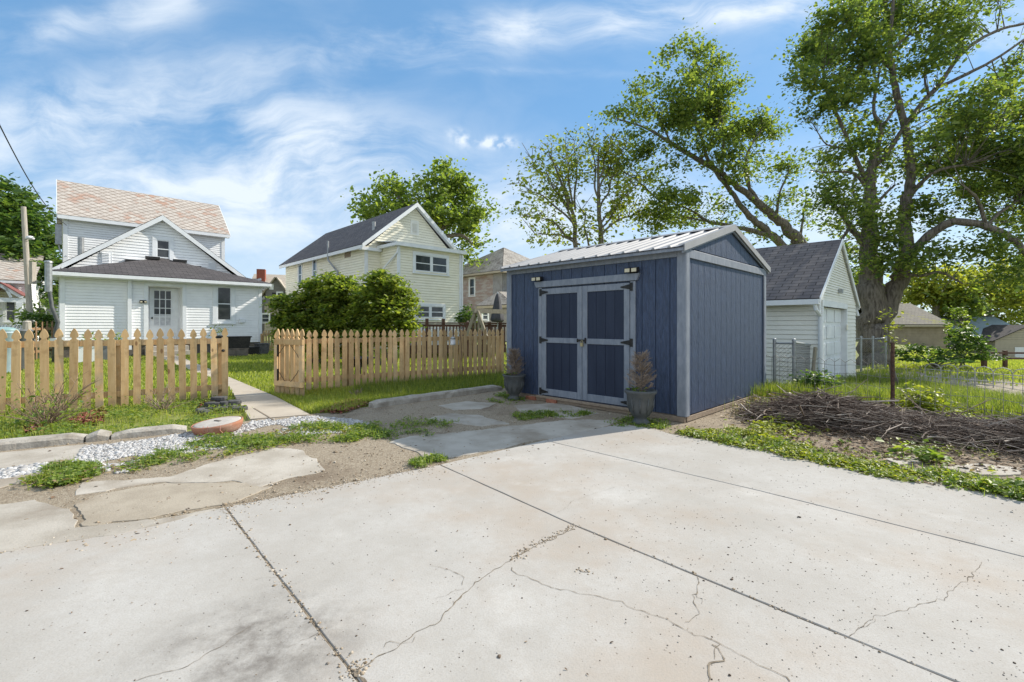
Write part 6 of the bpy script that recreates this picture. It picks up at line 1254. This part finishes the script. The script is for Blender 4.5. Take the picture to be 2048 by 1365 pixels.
back_tree('pale green tree glimpsed between the white garage and the maple trunk', 1712, 520, 680, 28, 40., M['leaf_back'], 24, 16)
back_tree('green tree low behind the maple trunk, left of the tan garage roof', 1800, 575, 690, 40, 48., M['leaf_gold'], 25, 18)
back_tree('deep green tree behind the tan garage door end', 1925, 560, 690, 34, 43., M['leaf_back'], 26, 16)
back_tree('dark conifer-like tree far behind the grey house', 579, 552, 650, 11, 66., M['leaf_dark'], 27, 10, .3)
back_tree('small far round tree beside the dark one behind the grey house', 566, 560, 650, 10, 70., M['leaf_back'], 28, 8, .3)
back_tree('light green young tree left of the white cottage, behind the mast', 84, 600, 690, 30, 24., M['leaf_back'], 29, 14, .16)
# shrubs
def shrub(label, clusters, Y, mat, size, seed, base, per=.55, name='round_shrub', group=None):
    rg = random.Random(seed); tb = MB(); P_ = []
    for c in clusters:
        px_, py_, rx, ry = c[:4]; yo = c[4] if len(c) > 4 else rg.uniform(-.35, .35); C = np.array(D(px_, py_, Y+yo)); a, b = rx/F*Y, ry/F*Y; nsub = max(4, int(math.pi*rx*ry/95)); nl = math.pi*rx*ry*per
        for k in range(nsub):
            d = rand_unit(1)[0]; d[1] -= .25; d *= rng.uniform(.35, 1)**.4; s_ = C+d*np.array([a, (a+b)*.5, b]); n = int(nl/nsub*rng.uniform(.6, 1.4)); P_.append(s_+rng.normal(0, 1, (n, 3))*np.array([.12, .12, .055]))
        m = Vector(C); tb.tube([base+Vector((rg.uniform(-.2, .2), rg.uniform(-.2, .2), 0)), base.lerp(m, .5)+Vector((0, 0, .1)), m], [.03, .02, .01], 5, False)
    for c in clusters:                              # stray shoots
        for _ in range(max(1, int(c[2]*c[3]/260))):
            C = np.array(D(c[0], c[1], Y)); a, b = c[2]/F*Y, c[3]/F*Y; d = rand_unit(1)[0]; d[2] = abs(d[2])*.8+.1; o = C+d*np.array([a, (a+b)*.5, b])*rng.uniform(1.05, 1.3); P_.append(o+rng.normal(0, 1, (14, 3))*.07); tb.tube([Vector(C), Vector(o)], [.006, .003], 3, False)
    t_ = thing(name, base, label, 'shrub', 0., group); tb.build('stems', M['bark2'], t_); P_ = np.concatenate(P_); P_[:, 2] = np.maximum(P_[:, 2], .04)
    leaves('foliage', P_, size, mat, t_, up=.8); return t_
b_ = D(635, HY, 14.6); b_.z = 0
shrub('wide round green shrub, the left and larger of the two before the cream house', [(668, 575, 40, 24), (640, 590, 46, 26), (700, 590, 34, 26), (600, 612, 46, 24), (655, 620, 60, 36), (580, 640, 30, 24), (620, 650, 56, 30), (690, 640, 50, 40), (570, 620, 20, 14), (650, 680, 70, 30), (590, 675, 34, 22), (720, 610, 26, 24)], 14.6, M['leaf_shrub'], .105, 31, b_)
b_ = D(775, HY, 14.0); b_.z = 0
shrub('round yellow-tinted green shrub right of the larger one, against the cream house wall', [(768, 566, 30, 20), (785, 580, 36, 26), (750, 592, 30, 26), (800, 605, 30, 26), (770, 625, 56, 34), (815, 635, 18, 26), (780, 665, 50, 30), (735, 655, 36, 36), (725, 690, 36, 22), (738, 608, 24, 24)], 14.0, M['leaf_shrub'], .10, 32, b_)
b_ = D(945, HY, 19.); b_.z = 0
shrub('small dark green shrub between the cream house and the old rose house', [(938, 625, 14, 16), (942, 645, 18, 18), (930, 640, 12, 20)], 19., M['leaf_dark'], .11, 33, b_, .4)
p = GG(1848, 836); shrub('small yellow-leaved shrub in the tall grass behind the brush pile', [(1838, 790, 16, 10, 0), (1850, 800, 20, 12, 0), (1862, 812, 20, 12, 0), (1875, 825, 14, 9, 0), (1832, 808, 12, 12, 0)], 6.3, M['weedy'], .05, 34, Vector((5.55, 6.3, 0)), .3, 'yellow_shrub')
p = GG(1640, 772); p.y -= .4; shrub('dark leafy weeds at the foot of the white garage corner', [(1630, 765, 26, 16, 0), (1650, 770, 18, 10, 0), (1610, 775, 16, 18, 0)], 8.0, M['leaf_dark'], .06, 35, Vector((5.3, 8.0, -.1)), .35, 'weed_clump')
p = GG(1800, 735); shrub('arching bramble thicket beside the tan garage', [(1830, 705, 50, 14), (1900, 710, 40, 14), (1860, 728, 60, 14), (1945, 705, 30, 20), (1925, 680, 26, 24), (1960, 725, 36, 14)], 15.5, M['leaf_dark'], .10, 36, Vector((14.2, 15.5, float(gh(14.2, 15.5)))), .26, 'bramble')
p = D(1915, 640, 17.); shrub('pale green leafy sapling at the corner of the tan garage', [(1908, 632, 13, 18), (1916, 660, 17, 18), (1940, 694, 22, 12), (1905, 676, 14, 16)], 17., M['leaf_back'], .11, 37, Vector((16.6, 17, float(gh(16.6, 17)))), .2, 'sapling')
p = D(1775, 645, 11.); shrub('slim young plant beside the rusty fence post', [(1776, 635, 3, 8, 0), (1778, 655, 4, 9, 0), (1784, 678, 6, 9, 0)], 10., M['leaf_gold'], .065, 38, Vector((8.2, 10, float(gh(8.2, 10)))), .2, 'sapling')
b_ = D(84, HY, 16.5); b_.z = 0
shrub('low dark shrub behind the short brown fence left of the cottage', [(75, 640, 26, 12), (100, 645, 22, 12), (90, 660, 30, 14)], 19.5, M['leaf_dark'], .12, 39, D(88, HY, 19.5)-Z*H, .3)

# ------------------------------------------------------------------ grass and weeds
lawn = [fl0-FD*8+FN*.15, fl0+FN*.15, g0+FN*.1, g1+FN*.15, Vector((1.5, 12, 0)), Vector((1.5, 19, 0)), Vector((-9, 24, 0)), xy(HO, HW_, -.05), xy(HO, 0, -.05), Vector((-19, 14, 0))]
def off_path(P_):
    k = ~inpoly(P_[:, 0], P_[:, 1], [(p.x, p.y) for p in path]); return P_[k]
q = off_path(scatter(lawn, 95000, 1.15)); q[:, 2] -= .03
tag(blades('lawn_grass', q, .085, .010+.0016*q[:, 1], M['grass']), kind='stuff')
# verge between the right fence and the kerb, longer and brighter
vg = [G(560, 800), G(545, 792), g0+FN*.1, g1+FN*.1, G(1012, 772), G(1000, 780), G(745, 806), G(690, 826), G(622, 826)]
q = off_path(scatter(vg, 26000, .8)); q[:, 2] -= .02; tag(blades('verge_grass', q, .095, .008, M['grass']), kind='stuff')
q = scatter([G(700, 790), g0+FD*1.4-FN*.05, g1-FN*.03, G(1005, 778), G(800, 795)], 7000, .5); q[:, 2] -= .02; tag(blades('verge_grass', q, .17, .008, M['tallgrass']), kind='stuff')
MU = [pix((140, 840), (215, 815), (205, 845), (150, 858)), pix((640, 826), (700, 800), (740, 806), (690, 828)), pix((395, 815), (425, 800), (440, 806), (405, 822)), pix((55, 858), (80, 850), (85, 862), (60, 868))]
def inmulch(c):
    k = np.zeros(len(c), bool)
    for p in MU: k |= inpoly(c[:, 0], c[:, 1], p)
    return k & (rng.uniform(0, 1, len(c)) < .85)
def weeds(poly, n, size, h_, mat, thr=-.1, fs=2.2, seed=1., pw=.6, bl=None, clump=.05):
    cx_ = sum(p[0] for p in poly)/len(poly); cy_ = sum(p[1] for p in poly)/len(poly); gr = 1.0 if n > 4500 else 1.18
    poly = [(cx_+(p[0]-cx_)*gr, cy_+(p[1]-cy_)*gr) for p in poly]
    c = scatter(poly, max(10, int(n/11)), pw); f = fbm2(c, fs*1.5, seed)+.35*fbm2(c, fs*6, seed+3); k = (f > thr) & ~inmulch(c); c = c[k]; f = f[k]
    if len(c) == 0: return
    k = np.repeat(np.arange(len(c)), rng.integers(4, 12, len(c))); P_ = c[k]+rng.normal(0, 1, (len(k), 3))*np.array([clump, clump, 0]); hh_ = h_*(.15+np.clip(f[k]-thr, 0, .7)*1.1); P_[:, 2] += rng.uniform(.0, 1, len(k))*hh_
    tag(leaves('weeds', P_, size, mat, up=1.3), kind='stuff')
    if bl:
        b = c[np.repeat(np.arange(len(c)), 2)]+rng.normal(0, 1, (len(c)*2, 3))*np.array([clump*1.2, clump*1.2, 0]); tag(blades('weed_grass', b, bl*.8, .005, M['weed']), kind='stuff')
bed = [k0-kd*3+Vector((-.1, .2, 0)), k0+Vector((-.1, .2, 0)), k1+Vector((-.1, .17, 0)), G(505, 838), G(455, 792), fl0-FN*.05, fl0-FD*3.2-FN*.05, fl0-FD*6-FN*.05]
weeds(bed, 26000, .030, .10, M['weed'], -.25, 1.6, 2., .5, .08)
weeds(bed, 5000, .026, .08, M['weedy'], .0, 1.9, 6., .5)
tag(blades('bed_grass', scatter(bed, 6000, .5), .08, .006, M['grass']), kind='stuff')
for poly in (pix((60, 965), (110, 932), (180, 930), (195, 950), (120, 972)), pix((235, 935), (330, 900), (450, 872), (560, 870), (620, 878), (520, 900), (430, 914), (330, 930), (250, 945)), pix((620, 845), (700, 852), (760, 850), (720, 880), (640, 885), (520, 885))):
    weeds(poly, 5200, .026, .075, M['weed'], -.12, 2.5, 4., .4, .09, .035); weeds(poly, 1500, .024, .06, M['weedy'], .0, 2.5, 9., .4, None, .035); weeds(poly, 500, .03, .05, M['weeddry'], -.2, 2.5, 1., .4)
for poly in (pix((770, 862), (820, 838), (900, 846), (870, 868), (800, 880)), pix((825, 925), (850, 916), (882, 920), (845, 934)), pix((980, 800), (1010, 785), (1045, 800), (1010, 810)), pix((1030, 832), (1100, 824), (1105, 834), (1050, 840)), pix((1095, 826), (1170, 822), (1180, 832), (1120, 834)), pix((1220, 846), (1260, 836), (1330, 848), (1320, 858), (1280, 854), (1235, 852)), pix((690, 875), (760, 862), (770, 874), (700, 882))):
    weeds(poly, 1900, .024, .06, M['weed'], -.15, 3., 7., .3, .08, .03)
eg = [G(1345, 866), G(1524, 904), G(1729, 949), G(1900, 977), G(2048, 994), G(2300, 1030), G(2300, 985), G(2048, 968), G(1880, 952), G(1740, 925), G(1600, 893), G(1470, 858)]
weeds(eg, 15000, .028, .065, M['weedy'], -.18, 2.6, 3., .3, None, .035); weeds(eg, 7000, .028, .07, M['weed'], -.05, 2.6, 8., .3, .07, .04)
weeds(pix((1880, 965), (1840, 940), (1960, 955), (2048, 975), (2200, 1010), (2200, 1040), (2048, 1000)), 6000, .034, .09, M['weed'], -.2, 2.2, 5., .2, .09, .04)
weeds(pix((1500, 862), (1580, 838), (1600, 870), (1540, 885)), 1300, .038, .14, M['weedy'], -.3, 1.8, 5., .2, None, .06); weeds(pix((1800, 905), (1860, 880), (1920, 910), (1860, 925)), 350, .06, .14, M['weed'], -.2, 1.8, 5., .2, None, .06)
tg = [Vector((p.x, p.y, 0)) for p in (GG(1555, 800), GG(1640, 775), GG(1720, 762), GG(1800, 768), GG(2048, 812), GG(2250, 830), G(2250, 868), G(2048, 852), G(1780, 806), G(1600, 802))]
q = scatter(tg, 22000, .6); q[:, 2] -= .02; tag(blades('tall_grass', q, .30, .009, M['tallgrass'], lean=.6), kind='stuff')
weeds([Vector((5.2, 4.9, 0)), Vector((6.6, 4.6, 0)), Vector((7, 6.5, 0)), Vector((5.6, 6.5, 0))], 9000, .045, .16, M['weedy'], -.25, 1.3, 3., .3, .2)
sw = [Vector((3.4, 7.3, 0)), Vector((4.7, 7.2, 0)), Vector((5.2, 8.2, 0)), Vector((4.4, 9.2, 0)), Vector((3.6, 8.4, 0))]; q = scatter(sw, 4500, .4); tag(blades('tall_grass', q, .26, .009, M['tallgrass']), kind='stuff')
weeds(mb_d, 7000, .034, .09, M['weedy'], .06, 1.6, 5., .3, None, .05); weeds(mb_d, 3600, .04, .08, M['weed'], .15, 1.5, 11., .3, .10, .05); weeds(mb_d, 1800, .035, .07, M['weeddry'], .1, 1.7, 15., .3)
weeds([G(1470, 826), G(1530, 800), G(1600, 800), G(1560, 840)], 1500, .04, .2, M['weeddry'], -.4, 1.8, 5., .2, .25, .07)
M['litter'] = stonemat('dry_leaf_litter', [(0, (.06, .035, .022)), (.5, (.17, .105, .06)), (.85, (.29, .20, .12)), (1, (.36, .29, .2))])
q = scatter(mb_d, 5200, .5, z=.006); tag(leaves('leaf_litter', q, .035, M['litter'], up=2.2), kind='stuff')
q = scatter(eg, 1600, .5, z=.004); tag(leaves('leaf_litter', q, .022, M['litter'], up=2.5), kind='stuff')
q = scatter(drive_poly, 1400, 1., z=.0); tag(leaves('leaf_litter', q, .018, M['litter'], up=3.), kind='stuff')
q = scatter(pad, 420, 1., z=.003); tag(leaves('leaf_litter', q, .010, M['litter'], up=3., asp=.35), kind='stuff')
for k, p in enumerate((pix((1880, 934), (1960, 928), (2048, 938), (2040, 950), (1950, 950)), pix((2000, 962), (2090, 958), (2140, 976), (2050, 980)), pix((1770, 918), (1830, 912), (1860, 922), (1800, 930)))): sheet('broken_concrete', p, .004, .03, M['concrete_old'], .05, .045, 300+k*9)
# gravel drive and far lawn on the right
def draped(name, poly, lift, mat, seed):
    x = [p.x for p in poly]; y = [p.y for p in poly]; n = 70; gx_ = np.linspace(min(x), max(x), n); gy_ = np.linspace(min(y), max(y), n); XX, YY = np.meshgrid(gx_, gy_)
    v = np.stack([XX, YY, gh(XX, YY)-.03+lift], 2).reshape(-1, 3); jit = fbm2(v, .8, seed)*.5; c = inpoly(v[:, 0]+jit, v[:, 1]+jit, [(p.x, p.y) for p in poly]).reshape(n, n); f = [(j*n+i, j*n+i+1, (j+1)*n+i+1, (j+1)*n+i) for j in range(n-1) for i in range(n-1) if c[j, i]]
    return tag(np_mesh(name, v, np.array(f), mat, smooth=True), kind='structure')
gd_ = [GG(1650, 768), GG(1720, 757), GG(1850, 762), GG(2048, 792), GG(2300, 812), GG(2300, 780), GG(2048, 765), GG(1850, 742), GG(1750, 748), GG(1700, 752)]
draped('gravel_drive', gd_, .006, M['drive'], 3.)
fl_ = [GG(1715, 754), GG(1850, 760), GG(2048, 772), GG(2300, 790), GG(2300, 718), GG(2040, 718), GG(1900, 700), GG(1760, 712)]
q = scatter([Vector((p.x, p.y, 0)) for p in fl_], 24000, 1.); ind = inpoly(q[:, 0], q[:, 1], [(p.x, p.y) for p in gd_]); q = q[~ind | (rng.uniform(0, 1, len(q)) < .42)]; q[:, 2] -= .03; tag(blades('far_grass', q, .14, .03, M['grass']), kind='stuff')
# bark mulch
for poly in MU:
    m_ = scatter(poly, 900, .2, z=.02); n_ = len(m_); tag(leaves('bark_mulch', m_+rng.normal(0, 1, (n_, 3))*np.array([.02, .02, .006]), .045, M['mulch'], up=2.5, asp=.45), kind='stuff')
